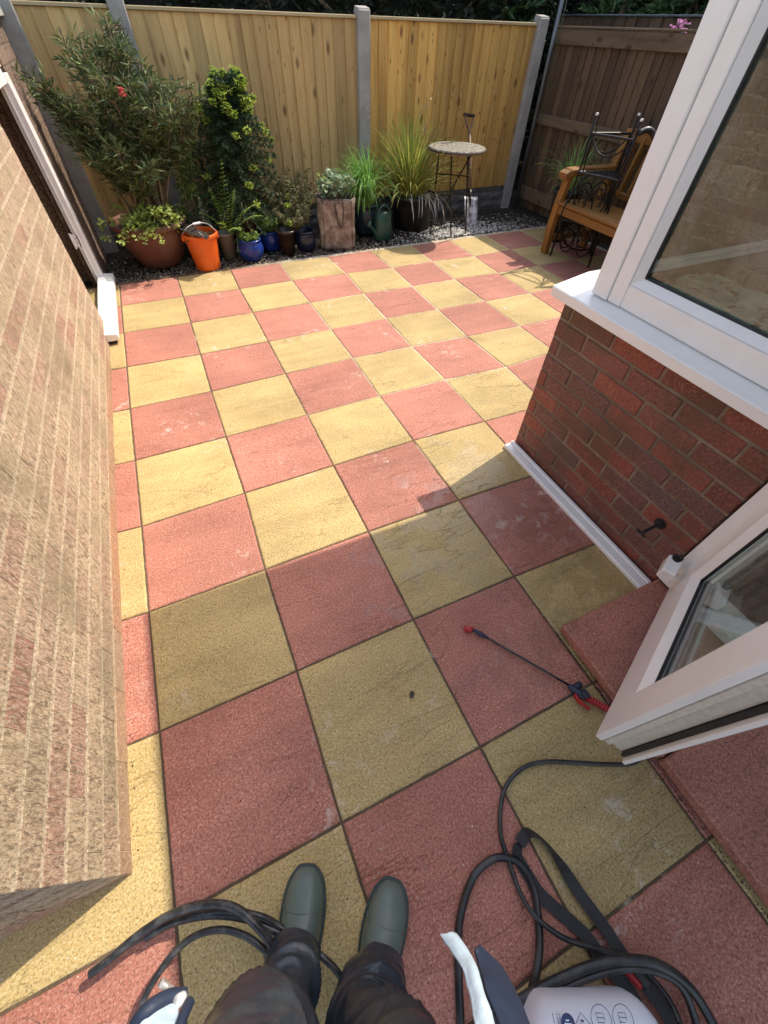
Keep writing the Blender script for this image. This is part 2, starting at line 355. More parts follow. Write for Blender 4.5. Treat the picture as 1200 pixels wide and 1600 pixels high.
# ------------------------------------------------------------------ mesh builder
class MB:
    def __init__(s): s.v = []; s.f = []; s.mi = []
    def add(s, vs, fs, mi=0):
        b = len(s.v); s.v += [tuple(x) for x in vs]; s.f += [tuple(b + i for i in f) for f in fs]; s.mi += [mi] * len(fs); return s
    def box(s, c, d, rot=None, mi=0, bev=0.0):
        c = Vector(c); hx, hy, hz = d[0] / 2, d[1] / 2, d[2] / 2
        rot = rot or Matrix.Identity(3)
        if bev <= 0:
            vs = [rot @ Vector((x, y, z)) + c for x in (-hx, hx) for y in (-hy, hy) for z in (-hz, hz)]
            return s.add(vs, [(0, 1, 3, 2), (4, 6, 7, 5), (0, 4, 5, 1), (2, 3, 7, 6), (0, 2, 6, 4), (1, 5, 7, 3)], mi)
        b = min(bev, hx * .9, hy * .9, hz * .9); vs = []; idx = {}
        for sx in (-1, 1):
            for sy in (-1, 1):
                for sz in (-1, 1):
                    for k, p in enumerate(((sx * hx, sy * (hy - b), sz * (hz - b)), (sx * (hx - b), sy * hy, sz * (hz - b)), (sx * (hx - b), sy * (hy - b), sz * hz))):
                        idx[(sx, sy, sz, k)] = len(vs); vs.append(rot @ Vector(p) + c)
        F = []
        for a in range(3):
            for sg in (-1, 1):
                o = [(u, v) for u, v in ((-1, -1), (1, -1), (1, 1), (-1, 1))]
                q = []
                for u, v in o:
                    t = [0, 0, 0]; t[a] = sg; t[(a + 1) % 3] = u; t[(a + 2) % 3] = v; q.append(idx[(*t, a)])
                F.append(tuple(q if sg > 0 else q[::-1]))
        for a in range(3):      # edges parallel to axis a
            b1, b2 = (a + 1) % 3, (a + 2) % 3
            for u in (-1, 1):
                for v in (-1, 1):
                    q = []
                    for e, k in ((-1, b1), (1, b1), (1, b2), (-1, b2)):
                        t = [0, 0, 0]; t[a] = e; t[b1] = u; t[b2] = v; q.append(idx[(*t, k)])
                    F.append(tuple(q if u * v < 0 else q[::-1]))
        for sx in (-1, 1):
            for sy in (-1, 1):
                for sz in (-1, 1):
                    q = [idx[(sx, sy, sz, k)] for k in range(3)]; F.append(tuple(q if sx * sy * sz > 0 else q[::-1]))
        return s.add(vs, F, mi)
    def bar(s, a, b, w, h, up=(0, 0, 1), mi=0, bev=0.0):
        a = Vector(a); b = Vector(b); d = (b - a); L = d.length; d.normalize()
        y = Vector(up).cross(d)
        if y.length < 1e-4: y = Vector((1, 0, 0)).cross(d)
        y.normalize(); z = d.cross(y)
        rot = Matrix((d, y, z)).transposed()
        return s.box((a + b) / 2, (L, w, h), rot, mi, bev)
    def tube(s, pts, r, n=8, mi=0, caps=True, flat=None):
        P = [Vector(p) for p in pts]; k = len(P); rs = r if isinstance(r, (list, tuple)) else [r] * k
        T = []
        for i in range(k):
            t = P[min(i + 1, k - 1)] - P[max(i - 1, 0)]; T.append(t.normalized() if t.length > 1e-9 else Vector((0, 0, 1)))
        u = T[0].cross(Vector((0, 0, 1)))
        if u.length < .05: u = T[0].cross(Vector((1, 0, 0)))
        u.normalize(); vs = []
        for i in range(k):
            u = (u - T[i] * u.dot(T[i]));
            if u.length < 1e-5: u = T[i].orthogonal()
            u.normalize(); v = T[i].cross(u)
            fu, fv = flat if flat else (1, 1)
            for j in range(n):
                a = 2 * math.pi * j / n; vs.append(P[i] + (u * math.cos(a) * fu + v * math.sin(a) * fv) * rs[i])
        fs = [(i * n + j, i * n + (j + 1) % n, (i + 1) * n + (j + 1) % n, (i + 1) * n + j) for i in range(k - 1) for j in range(n)]
        if caps: fs += [tuple(range(n))[::-1], tuple((k - 1) * n + j for j in range(n))]
        return s.add(vs, fs, mi)
    def lathe(s, c, prof, n=32, mi=0, wob=0.0, squash=(1, 1)):
        c = Vector(c); vs = []
        for (r, z) in prof:
            for j in range(n):
                a = 2 * math.pi * j / n; q = r * (1 + wob * mn.noise(Vector((math.cos(a) * 2, math.sin(a) * 2, z * 8))))
                vs.append((c.x + q * math.cos(a) * squash[0], c.y + q * math.sin(a) * squash[1], c.z + z))
        k = len(prof)
        fs = [(i * n + j, i * n + (j + 1) % n, (i + 1) * n + (j + 1) % n, (i + 1) * n + j) for i in range(k - 1) for j in range(n)]
        if prof[0][0] > 1e-5: fs.append(tuple(range(n))[::-1])
        if prof[-1][0] > 1e-5: fs.append(tuple((k - 1) * n + j for j in range(n)))
        return s.add(vs, fs, mi)
    def leaf(s, p, d, L, W, up=None, bend=.25, mi=0):
        p = Vector(p); d = Vector(d).normalized()
        up = Vector(up) if up is not None else Vector((random.uniform(-1, 1), random.uniform(-1, 1), random.uniform(0, 1.2)))
        x = d.cross(up)
        if x.length < 1e-4: x = d.orthogonal()
        x.normalize(); n = x.cross(d)
        a = p + d * L * .45 - n * bend * L * .05; b = p + d * L - n * bend * L * .35
        e = n * W * .18
        return s.add([p, a + x * W / 2 + e, b, a - x * W / 2 + e, a], [(0, 1, 4), (1, 2, 4), (0, 4, 3), (4, 2, 3)], mi)
    def blade(s, p, d, L, W, droop=.6, n=7, mi=0, twist=0, tipw=.08):
        p = Vector(p); d = Vector(d).normalized(); side = d.cross(Vector((0, 0, 1)))
        if side.length < 1e-3: side = Vector((1, 0, 0))
        side.normalize(); vs = []; q = p.copy(); dd = d.copy()
        for i in range(n + 1):
            t = i / n; wv = W * (1 - t) ** .6 * (.55 + .9 * min(1, t * 3)) * .6 + W * tipw * (t < 1)
            f = Vector((0, 0, 1)).cross(side) * 0
            vs += [q - side * wv / 2, q + dd.cross(side) * W * .12, q + side * wv / 2]
            dd = (dd + Vector((0, 0, -1)) * droop * t / n * 2.2).normalized(); q = q + dd * L / n
        fs = []
        for i in range(n):
            b = i * 3; fs += [(b, b + 1, b + 4, b + 3), (b + 1, b + 2, b + 5, b + 4)]
        return s.add(vs, fs, mi)
    def ribbon(s, pts, w, th=.002, up=(0, 0, 1), mi=0):
        P = [Vector(p) for p in pts]; k = len(P); vs = []
        for i in range(k):
            t = (P[min(i + 1, k - 1)] - P[max(i - 1, 0)]).normalized(); U = up[i] if isinstance(up, list) else up
            x = t.cross(Vector(U)).normalized(); n = x.cross(t)
            for a, b in ((-1, -1), (1, -1), (1, 1), (-1, 1)): vs.append(P[i] + x * a * w / 2 + n * b * th / 2)
        fs = [(i * 4 + j, i * 4 + (j + 1) % 4, i * 4 + 4 + (j + 1) % 4, i * 4 + 4 + j) for i in range(k - 1) for j in range(4)]
        fs += [(3, 2, 1, 0), (4 * k - 4, 4 * k - 3, 4 * k - 2, 4 * k - 1)]
        return s.add(vs, fs, mi)
    def build(s, name, mat, parent=None, smooth=False, bev=0):
        me = bpy.data.meshes.new(name); me.from_pydata(s.v, [], s.f)
        mats = mat if isinstance(mat, (list, tuple)) else [mat]
        for q in mats: me.materials.append(q)
        if len(mats) > 1: me.polygons.foreach_set('material_index', s.mi)
        if smooth: me.polygons.foreach_set('use_smooth', [True] * len(me.polygons))
        me.update(); o = bpy.data.objects.new(name, me); COL.objects.link(o)
        if parent is not None:
            o.parent = parent
            if parent.type == 'EMPTY': o.location = -parent.location
        if bev:
            b = o.modifiers.new('bevel', 'BEVEL'); b.width = bev; b.segments = 2; b.limit_method = 'ANGLE'
        return o

def crv(pts, k=8, closed=False):
    P = [Vector(p) for p in pts]; n = len(P); out = []
    for i in range(n - 1):
        p0 = P[max(i - 1, 0)]; p1 = P[i]; p2 = P[i + 1]; p3 = P[min(i + 2, n - 1)]
        for j in range(k):
            t = j / k
            out.append(.5 * ((2 * p1) + (p2 - p0) * t + (2 * p0 - 5 * p1 + 4 * p2 - p3) * t * t + (3 * p1 - p0 - 3 * p2 + p3) * t ** 3))
    out.append(P[-1]); return out
def tag(o, label, cat, group=None):
    o['label'] = label; o['category'] = cat
    if group: o['group'] = group
    return o
def thing(name, loc, label, cat, group=None):
    e = bpy.data.objects.new(name, None); COL.objects.link(e); e.location = loc; e.empty_display_size = .1
    return tag(e, label, cat, group)
def struct(o, kind='structure'): o['kind'] = kind; return o
U = random.uniform
def rdir(zlo=-1, zhi=1):
    a = U(0, 2 * math.pi); z = U(zlo, zhi); r = math.sqrt(max(0, 1 - z * z)); return Vector((r * math.cos(a), r * math.sin(a), z))

# ================================================================== GROUND
g = MB(); g.add([(-60, -60, -.06), (60, -60, -.06), (60, 60, -.06), (-60, 60, -.06)], [(0, 1, 2, 3)])
struct(g.build('ground', GROUND))
MEAS = {}
def colm(i, j0, pts):
    for k, q in enumerate(pts): MEAS[(i, j0 + k)] = q
colm(0, 1, [(189, 476), (193, 520), (198, 573), (203, 638), (211, 719), (221, 822), (232, 956), (249, 1143)])
colm(1, 1, [(286, 463), (298, 504), (313, 553), (330, 611), (353, 682), (382, 770), (414, 889.5), (464, 1048), (534, 1286)])
colm(2, 1, [(374, 451), (395, 488), (419, 533), (446, 583), (480, 648), (521, 727), (575.5, 830), (646, 967.5), (750.6, 1167)])
colm(3, 1, [(456, 438), (484, 473), (517, 514), (551, 559), (593, 618), (646, 688), (717, 781), (804, 900), (927, 1067)])
colm(4, 1, [(541, 427), (568, 458), (603, 497), (643, 541), (696, 593), (757, 658)])
colm(5, 1, [(613, 418), (644, 447), (684, 483), (730, 525), (791, 573)])
colm(6, 1, [(675, 408), (711, 436), (758, 471), (812, 510), (867, 549)])
colm(7, 1, [(741, 400), (779, 426), (828, 458), (882, 496)])
COR = {}
for j in range(0, 15):
    for i in range(-1, 11):
        p = Vector((i * .45, -j * .45, 0))
        if (i, j) in MEAS:
            q = at(*MEAS[(i, j)]); d = q - p
            if d.length > .03: d *= .03 / d.length
            p = p + d
        COR[(i, j)] = p
def patch(fn):
    pass
g = MB()
for j in range(0, 14):
    for i in range(-1, 10):
        if j >= 7 and i > 3: continue
        q = [COR[(i, j + 1)], COR[(i + 1, j + 1)], COR[(i + 1, j)], COR[(i, j)]]
        c = sum(q, Vector()) / 4; tz = U(-.0012, .0012); rx, ry = U(-.003, .003), U(-.003, .003)
        def ins(p, a, z):
            dx = 1 if p.x < c.x else -1; dy = 1 if p.y < c.y else -1
            return Vector((p.x + dx * a, p.y + dy * a, z + tz + rx * (p.x - c.x) + ry * (p.y - c.y)))
        # edge walked in steps with a little chipping, so the arrises are not ruler-straight
        loops = []
        for a, z in ((.0025, -.045), (.0025, -.0055), (.0045, -.0018), (.0095, 0.0)):
            ring = []
            for e in range(4):
                p0, p1 = ins(q[e], a, z), ins(q[(e + 1) % 4], a, z)
                for k in range(14):
                    t = k / 14; p = p0.lerp(p1, t)
                    if z > -.02:
                        w_ = mn.noise(p * 26 + Vector((i * 3.1, j * 7.7, 0))) * .0022 + max(0, mn.noise(p * 60) - .35) * .006
                        p = p + (c - p).normalized() * max(-.001, w_)
                    ring.append(p)
            loops.append(ring)
        vs = [p for L in loops for p in L]; n = 56
        fs = [(a * n + k, a * n + (k + 1) % n, (a + 1) * n + (k + 1) % n, (a + 1) * n + k) for a in range(3) for k in range(n)]
        fs.append(tuple(3 * n + k for k in range(n)))
        g.add(vs, fs, (i + j) % 2)
po = struct(g.build('patio', [PNK, YEL]))
g = MB(); g.box((2.0, -3.1, -.0262), (5.1, 6.3, .045)); struct(g.build('patio_joint_bed', GROUT))
# gravel and soil strip under the fence
g = MB(); N = 60
for a in range(N + 1):
    for b in range(17):
        x = -.4 + 5.4 * a / N; y = .02 + 1.2 * b / 16
        g.v.append((x, y, -.022 + .016 * mn.noise(Vector((x * 4, y * 4, 0))) + (.02 if b > 8 else 0)))
for a in range(N):
    for b in range(16):
        k = a * 17 + b; g.f.append((k, k + 17, k + 18, k + 1)); g.mi.append(0)
struct(g.build('planting_bed', SOIL, smooth=True))
def pebble(g, p, r, mi=0):
    t = (1 + 5 ** .5) / 2
    ic = [(-1, t, 0), (1, t, 0), (-1, -t, 0), (1, -t, 0), (0, -1, t), (0, 1, t), (0, -1, -t), (0, 1, -t), (t, 0, -1), (t, 0, 1), (-t, 0, -1), (-t, 0, 1)]
    F = [(0, 11, 5), (0, 5, 1), (0, 1, 7), (0, 7, 10), (0, 10, 11), (1, 5, 9), (5, 11, 4), (11, 10, 2), (10, 7, 6), (7, 1, 8), (3, 9, 4), (3, 4, 2), (3, 2, 6), (3, 6, 8), (3, 8, 9), (4, 9, 5), (2, 4, 11), (6, 2, 10), (8, 6, 7), (9, 8, 1)]
    sx, sy, sz = r * U(.7, 1.3), r * U(.6, 1.2), r * U(.4, .8); a = U(0, 6.3); ca, sa = math.cos(a), math.sin(a); vs = []
    for x, y, z in ic:
        k = U(.8, 1.15) / 1.9; x, y, z = x * sx * k, y * sy * k, z * sz * k
        vs.append((p[0] + x * ca - y * sa, p[1] + x * sa + y * ca, p[2] + z))
    g.add(vs, F, mi)
g = MB()
for k in range(5200):
    x = U(-.08, 4.5); y = .03 + abs(random.gauss(0, .3))
    if y > .8: continue
    w = math.exp(-((x - 3.35) ** 2) / .35 - ((y - .2) ** 2) / .05)
    white = random.random() < .02 + .8 * w
    pebble(g, (x, y, -.006 + U(-.004, .006)), U(.004, .011), 1 if white else 0)
for k in range(1500):
    x = random.gauss(3.4, .28); y = .08 + abs(random.gauss(0, .2))
    pebble(g, (x, y, .0), U(.004, .012), 1 if random.random() < .7 else 0)
for k in range(420):     # spilled grit on the slab edge
    x = U(0, 4.2); y = .03 - abs(random.gauss(0, .035)); pebble(g, (x, y, .002), U(.0015, .0035), random.random() < .4)
struct(tag(g.build('gravel', [GRAV, SHELL]), 'mixed dark and white gravel strewn between the pots and the fence', 'gravel'), 'stuff')

# ================================================================== BRICKS
def bricks(name, mat, mortar, parent, org, ud, nd, L, H, seed=1, off=0, first=None, jitter=.0025, depth=.10, rec=.006, bl=.215, bh=.065, mj=.010, mjx=None, bev=.006, z0=0, holes=()):
    mjx = mjx or mj
    """running-bond wall face: org = bottom start, ud = along, nd = outward normal"""
    rr = random.Random(seed); ud = Vector(ud); nd = Vector(nd); org = Vector(org); zz = Vector((0, 0, 1))
    g = MB(); rot = Matrix((ud, nd, zz)).transposed(); c = 0; z = z0; g1 = MB()
    while z < H - .01:
        h = min(bh, H - z); s = -((c % 2) * .5 + off) * (bl + mjx)
        while s < L:
            a = max(s, 0); b = min(s + bl, L)
            if b - a > .02:
                out = rr.uniform(-jitter, jitter)
                ctr = org + ud * ((a + b) / 2) + zz * (z + h / 2) - nd * (depth / 2 - out)
                inside = any(hx0 < (a + b) / 2 < hx1 and hz0 < z + h / 2 < hz1 for hx0, hx1, hz0, hz1 in holes)
                if not inside:
                    R = rot @ Matrix.Rotation(rr.uniform(-.005, .005), 3, 'Y') @ Matrix.Rotation(rr.uniform(-.004, .004) * (rec > .002), 3, 'Z')
                    (g1 if (first and c == 0) else g).box(ctr, (b - a, depth, h), R, 0, bev)
            s += bl + mjx
        z += bh + mj; c += 1
    o = g.build(name, mat, parent)
    if first: g1.build('base_course', first, parent)
    mm = MB(); mm.box(org + ud * L / 2 + zz * (H / 2) - nd * (depth / 2 + rec), (L, depth, H), rot); mm.build('mortar', mortar, o)
    return o

# ---- left house: tan rough brick
LH = thing('brick_outhouse', (-.09, -3.92, 0), 'low sunlit outhouse of rough tan brick with recessed white-framed doorway on the left', 'outhouse')
bricks('long_wall', TAN, TANM, LH, (-.09, -.845, 0), (0, -1, 0), (1, 0, 0), 3.075, 1.38, 3, first=ORB, jitter=.0009, bev=.0016, rec=.0018, mjx=.0012)
bricks('return_wall', TAN, TANM, LH, (-.19, -3.918, 0), (-1, 0, 0), (0, -1, 0), 2.4, 1.38, 5, first=ORB, jitter=.0009, off=.3, bev=.0016, rec=.0018, mjx=.0012)
bricks('far_wall', BRW, TANM2, LH, (-.09, .80, 0), (0, -1, 0), (1, 0, 0), .755, 1.38, 9, off=.2, jitter=.0009, bev=.0016, rec=.0018, mjx=.0012)
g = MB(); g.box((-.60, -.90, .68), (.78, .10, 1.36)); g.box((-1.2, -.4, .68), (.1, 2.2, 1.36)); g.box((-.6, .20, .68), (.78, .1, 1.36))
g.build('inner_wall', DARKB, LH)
g = MB(); g.box((-.146, -.405, 1.29), (.10, .87, .18)); g.build('lintel', TANM, LH)
g = MB(); g.box((-1.28, -1.55, 1.405), (2.46, 4.82, .045), None, 0, .004); g.build('coping', CONC, LH)
# doorway frame, far jamb with rebates
fr = MB(); y0 = -.012
fr.box((-.123, y0 + .030, .60), (.062, .060, 1.15), None, 0, .003)
fr.box((-.1315, y0 - .004, .60), (.012, .008, 1.15), None, 0, .002)
fr.box((-.097, y0 + .050, .60), (.018, .085, 1.15), None, 0, .003)
fr.box((-.125, -.425, 1.165), (.05, .82, .065), None, 0, .004)
df = fr.build('door_frame', UPVC, LH)
g = MB()
for z in (.33,):
    g.box((-.150, y0 - .004, z), (.050, .008, .085), None, 0, .002); g.tube([(-.172, y0 - .008, z - .05), (-.172, y0 - .008, z + .05)], .007, 10)
g.build('hinge', UPVC, df)
for q in (.345, .315):
    g = MB(); g.tube([(-.146, y0 - .007, q), (-.146, y0 - .0105, q)], .003, 8); g.build('screw', BLACKR, df)
sl_ = MB()
y1, y2 = -1.035, .06
pr_ = [(-.125, .078), (-.060, .070), (-.020, .064), (-.017, .058), (-.017, .032), (-.030, .028), (-.125, .028)]
sl_.add([(x, y1, z) for x, z in pr_] + [(x, y2, z) for x, z in pr_], [(i, (i + 1) % 7, (i + 1) % 7 + 7, i + 7) for i in range(7)] + [tuple(range(7))[::-1], tuple(range(7, 14))])
so_ = sl_.build('door_sill', UPVC, LH)
g = MB(); g.box((-.09, (y1 + y2) / 2, .012), (.10, 1.06, .024)); g.build('sill_packer', BLACKR, LH)

# ---- right conservatory: red brick dwarf wall, white windows, open door
XW = 1.85; YF = -2.915; YD = -3.845
CV = thing('conservatory', (XW, YF, 0), 'white-framed conservatory on a wet red brick dwarf wall with its glazed door open', 'conservatory')
bricks('dwarf_wall', RED, REDM, CV, (XW, YF, 0), (0, -1, 0), (-1, 0, 0), .93, .755, 21, jitter=.0018, rec=.0042, bl=.214, bev=.0035, off=.25)
bricks('end_wall', RED, REDM, CV, (XW + .10, YF, 0), (1, 0, 0), (0, 1, 0), 2.4, .755, 23, off=.1)
g = MB(); g.box((1.798, (YF + YD) / 2 - .002, .011), (.040, .93, .024), None, 0, .005); g.box((1.828, (YF + YD) / 2, .015), (.020, .93, .030), None, 0, .004)
g.build('base_trim', UPVC, CV)
# sill
SX = 1.790; sz = .757
pr_ = [(SX, sz), (SX - .001, sz + .031), (SX + .003, sz + .035), (XW + .10, sz + .062), (XW + .10, sz)]
g = MB(); ya, yb = YF + .030, YD - .03
g.add([(x, ya, z) for x, z in pr_] + [(x, yb, z) for x, z in pr_], [(i, (i + 1) % 5 + 0, (i + 1) % 5 + 5, i + 5) for i in range(5)] + [tuple(range(5))[::-1], tuple(range(5, 10))])
g.add([(x, ya, z) for x, z in ((XW + .10, sz), (XW + .10, sz + .062), (XW + 2.4, sz + .062), (XW + 2.4, sz))] + [(x, ya - .1, z) for x, z in ((XW + .10, sz), (XW + .10, sz + .062), (XW + 2.4, sz + .062), (XW + 2.4, sz))],
      [(0, 1, 2, 3), (7, 6, 5, 4), (1, 5, 6, 2), (0, 3, 7, 4)])
g.build('window_sill', UPVC, CV)
# window: corner post, bottom rail, top rail, second post beyond view
zb = sz + .050; ZT = 2.02; XG = XW + .045
wf = MB()
wf.box((XW + .035, -3.018 - .035, (zb + ZT) / 2), (.075, .072, ZT - zb), None, 0, .003)             # corner post
wf.box((XW + .038, -3.119, (zb + ZT) / 2), (.070, .056, ZT - zb - .0), None, 0, .003)       # sash stile
wf.box((XW + .043, (-3.147 + YD) / 2, zb + .036), (.074, -YD - 3.147, .072), None, 0, .003)
wf.box((XW + .043, (-3.147 + YD) / 2, ZT - .036), (.074, -YD - 3.147, .072), None, 0, .003)
wf.box((XW + .038, YD + .02, (zb + ZT) / 2), (.075, .056, ZT - zb), None, 0, .003)
wfo = wf.build('window_frame', UPVC, CV)
ga, gb = -3.150, YD + .055; za, zc = zb + .074, ZT - .075
bd = MB()   # sloping glazing beads
w_ = .022
def bead(g, o1, o2, i1, i2, dx):
    g.add([o1, o2, i2, i1, (o1[0] + .03, o1[1], o1[2]), (o2[0] + .03, o2[1], o2[2]), (i2[0] + .012, i2[1], i2[2]), (i1[0] + .012, i1[1], i1[2])], [(0, 1, 2, 3), (4, 7, 6, 5), (0, 4, 5, 1), (2, 6, 7, 3), (0, 3, 7, 4), (1, 5, 6, 2)])
xo, xi = XW + .006, XW + .030
ri = w_
bead(bd, (xo, ga, za), (xo, gb, za), (xi, ga - ri, za + ri), (xi, gb + ri, za + ri), 0)
bead(bd, (xo, ga, zc), (xo, ga, za), (xi, ga - ri, zc - ri), (xi, ga - ri, za + ri), 0)
bead(bd, (xo, gb, za), (xo, gb, zc), (xi, gb + ri, za + ri), (xi, gb + ri, zc - ri), 0)
bead(bd, (xo, gb, zc), (xo, ga, zc), (xi, gb + ri, zc - ri), (xi, ga - ri, zc - ri), 0)
bd.build('glazing_bead', UPVC, wfo)
gk = MB(); gy0, gy1, gz0, gz1 = ga - ri, gb + ri, za + ri, zc - ri
for (p, q) in (((gy0, gz0), (gy1, gz0)), ((gy0, gz0), (gy0, gz1)), ((gy1, gz0), (gy1, gz1))):
    gk.bar((xi + .006, p[0], p[1]), (xi + .006, q[0], q[1]), .011, .011, (1, 0, 0), 0, .003)
gk.build('gasket', BLACKR, wfo)
gp = MB(); gp.box((XG, (gy0 + gy1) / 2, (gz0 + gz1) / 2), (.004, gy0 - gy1 + .01, gz1 - gz0 + .01)); gp.build('window_pane', GLASS, wfo)
# inside: north side frame, board, printed cloth, room shell
rm = MB()
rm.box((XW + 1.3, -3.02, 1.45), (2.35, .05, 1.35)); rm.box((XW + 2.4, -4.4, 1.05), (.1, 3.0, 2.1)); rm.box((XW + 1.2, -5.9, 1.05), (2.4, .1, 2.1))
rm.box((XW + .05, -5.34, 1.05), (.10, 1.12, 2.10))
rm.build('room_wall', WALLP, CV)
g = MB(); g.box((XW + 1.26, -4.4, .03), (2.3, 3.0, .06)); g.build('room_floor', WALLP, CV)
g = MB(); g.bar((XW + .13, -3.06, .875), (XW + 2.3, -3.06, .875), .03, .022, (0, 0, 1), 0, .004); g.bar((XW + .13, -3.072, .898), (XW + 2.3, -3.072, .898), .02, .010); g.build('inner_window_frame', UPVC, CV)
g = MB(); g.box((XW + .27, -3.49, .79), (.34, .84, .03), None, 0, .006); wbd = g.build('window_board', UPVCD, CV)
g = MB(); nx, ny = 24, 40
for a in range(nx + 1):
    for b in range(ny + 1):
        x = XW + .115 + .38 * a / nx; y = -3.10 - .74 * b / ny
        g.v.append((x, y, .842 + .014 * mn.noise(Vector((x * 9, y * 7, 1))) + .008 * mn.noise(Vector((x * 25, y * 22, 3)))))
for a in range(nx):
    for b in range(ny):
        k = a * (ny + 1) + b; g.f.append((k, k + 1, k + ny + 2, k + ny + 1)); g.mi.append(0)
clo = g.build('cloth', CLOTH, CV, smooth=True)
for k in range(30):
    g = MB(); x = XW + U(.13, .46); y = -3.12 - U(0, .68); a = U(0, 6.3); L = U(.05, .10)
    g.leaf((x, y, .858), (math.cos(a), math.sin(a), .02), L * .7, L * .32, (0, 0, 1), .1); g.build('leaf_print', LEAFP, clo)
# eaves and roof (their shadow falls across the patio)
g = MB()
g.box((2.9, -4.45, 2.13), (2.55, 3.5, .016))
g.build('roof', POLY, CV)
g = MB(); g.box((XW + .05, -4.5, 2.06), (.12, 3.1, .10), None, 0, .004); g.bar((1.665, -2.71, 2.085), (1.665, -6.2, 2.085), .09, .06, (0, 0, 1), 0, .012); g.bar((1.7, -2.75, 2.085), (4.2, -2.75, 2.085), .08, .06, (0, 0, 1), 0, .012)
g.build('gutter', UPVC, CV)
# door frame, cill and leaf
g = MB()
g.box((XW + .03, YD - .030, 1.10), (.085, .040, 1.90), None, 0, .004); g.box((XW - .004, YD - .040, 1.10), (.022, .030, 1.90), None, 0, .003)
g.box((XW + .03, YD - .96, 1.10), (.085, .05, 1.90), None, 0, .004); g.box((XW + .03, YD - .5, 2.03), (.085, 1.0, .07), None, 0, .004)
dfr = g.build('door_frame', UPVC, CV)
g = MB(); g.box((XW + .03, YD - .50, .105), (.12, 1.0, .05), None, 0, .006); g.build('door_cill', UPVC, CV)
H0 = at(930, 1150, .12); HG = Vector((XW - .012, -3.885, .12)); dd = HG - H0; dd.z = 0; LW = dd.length; dd.normalize(); nn = Vector((-dd.y, dd.x, 0)); ZZ = Vector((0, 0, 1))
def LP(s, t, z): return H0 + dd * s + nn * t + ZZ * (z - .12)     # s along leaf from lock edge, t>0 = face towards the fence
def lbox(g, s0, s1, t0, t1, z0, z1, mi=0, bev=.002):
    rot = Matrix((dd, nn, ZZ)).transposed(); g.box(LP((s0 + s1) / 2, (t0 + t1) / 2, (z0 + z1) / 2), (s1 - s0, t1 - t0, z1 - z0), rot, mi, bev)
ZD = 1.98; ST = .104; RL = .165; BD = .022
g = MB()
lbox(g, 0, ST - .0, -.020, 0, .12, ZD); lbox(g, ST, LW - ST, -.0205, -.0005, .12, .12 + RL - BD * 0 - .012); lbox(g, LW - ST, LW, -.020, 0, .12, ZD); lbox(g, ST, LW - ST, -.0205, -.0005, ZD - .12, ZD)
leaf = g.build('door', UPVC, CV)
g = MB(); lbox(g, .004, .05, -.040, -.023, .122, ZD - .004); lbox(g, .012, LW - .012, -.060, -.041, .126, .30)
lbox(g, .012, ST, -.072, -.0415, .124, ZD - .006); lbox(g, LW - ST, LW - .01, -.072, -.021, .124, ZD); g.build('lock_edge', UPVCD, leaf)
g = MB(); lbox(g, .002, .020, -.082, -.0725, .122, ZD, 0, .001); lbox(g, .006, .02, -.0225, -.0203, .122, ZD, 0, .0005); g.build('gasket_and_gap_shade', BLACKR, leaf)  # rubber gasket, then a thin black strip standing in for the dark gap
g = MB(); lbox(g, -.012, ST - .01, -.094, -.0825, .118, ZD); lbox(g, ST - .01, LW, -.094, -.0825, .118, .26); g.build('outer_flange', UPVC, leaf)
g = MB()
def lbead(a, b, c_, d_):
    P = [LP(*a), LP(*b), LP(*c_), LP(*d_)]; Q = [p - nn * .012 for p in P]
    g.add(P + Q, [(0, 1, 2, 3), (7, 6, 5, 4), (0, 4, 5, 1), (1, 5, 6, 2), (2, 6, 7, 3), (3, 7, 4, 0)])
s0, s1, z0, z1 = ST, LW - ST, .12 + RL - .010, ZD - .12; bw = .030; bt = -.020
lbead((s0, .0005, z0), (s1, .0005, z0), (s1 - bw, bt, z0 + bw), (s0 + bw, bt, z0 + bw))
lbead((s0, .0005, z1), (s0, .0005, z0), (s0 + bw, bt, z0 + bw), (s0 + bw, bt, z1 - bw))
lbead((s1, .0005, z0), (s1, .0005, z1), (s1 - bw, bt, z1 - bw), (s1 - bw, bt, z0 + bw))
g.build('glazing_bead', UPVC, leaf)
g = MB(); q = .006
lbox(g, s0 + bw - .002, s0 + bw + .0035, bt - .008, bt + .001, z0 + bw, z1 - bw, 0, .001); lbox(g, s0 + bw, s1 - bw, bt - .008, bt + .001, z0 + bw - .002, z0 + bw + .0035, 0, .001); lbox(g, s1 - bw - .0035, s1 - bw + .002, bt - .008, bt + .001, z0 + bw, z1 - bw, 0, .001)
g.build('gasket', BLACKR, leaf)
g = MB(); lbox(g, s0 + bw, s1 - bw, bt - .012, bt - .009, z0 + bw, z1 - bw, 0, 0); lbox(g, s0 + bw, s1 - bw, bt - .030, bt - .027, z0 + bw, z1 - bw, 0, 0); g.build('door_pane', GLASS2, leaf)
g = MB(); lbox(g, s0 + bw + .001, s1 - bw - .001, bt - .026, bt - .013, z0 + bw + .0, z0 + bw + .013, 0, .001); lbox(g, s0 + bw + .001, s0 + bw + .013, bt - .026, bt - .013, z0 + bw, z1 - bw, 0, .001); g.build('spacer_bar', GALV, leaf)
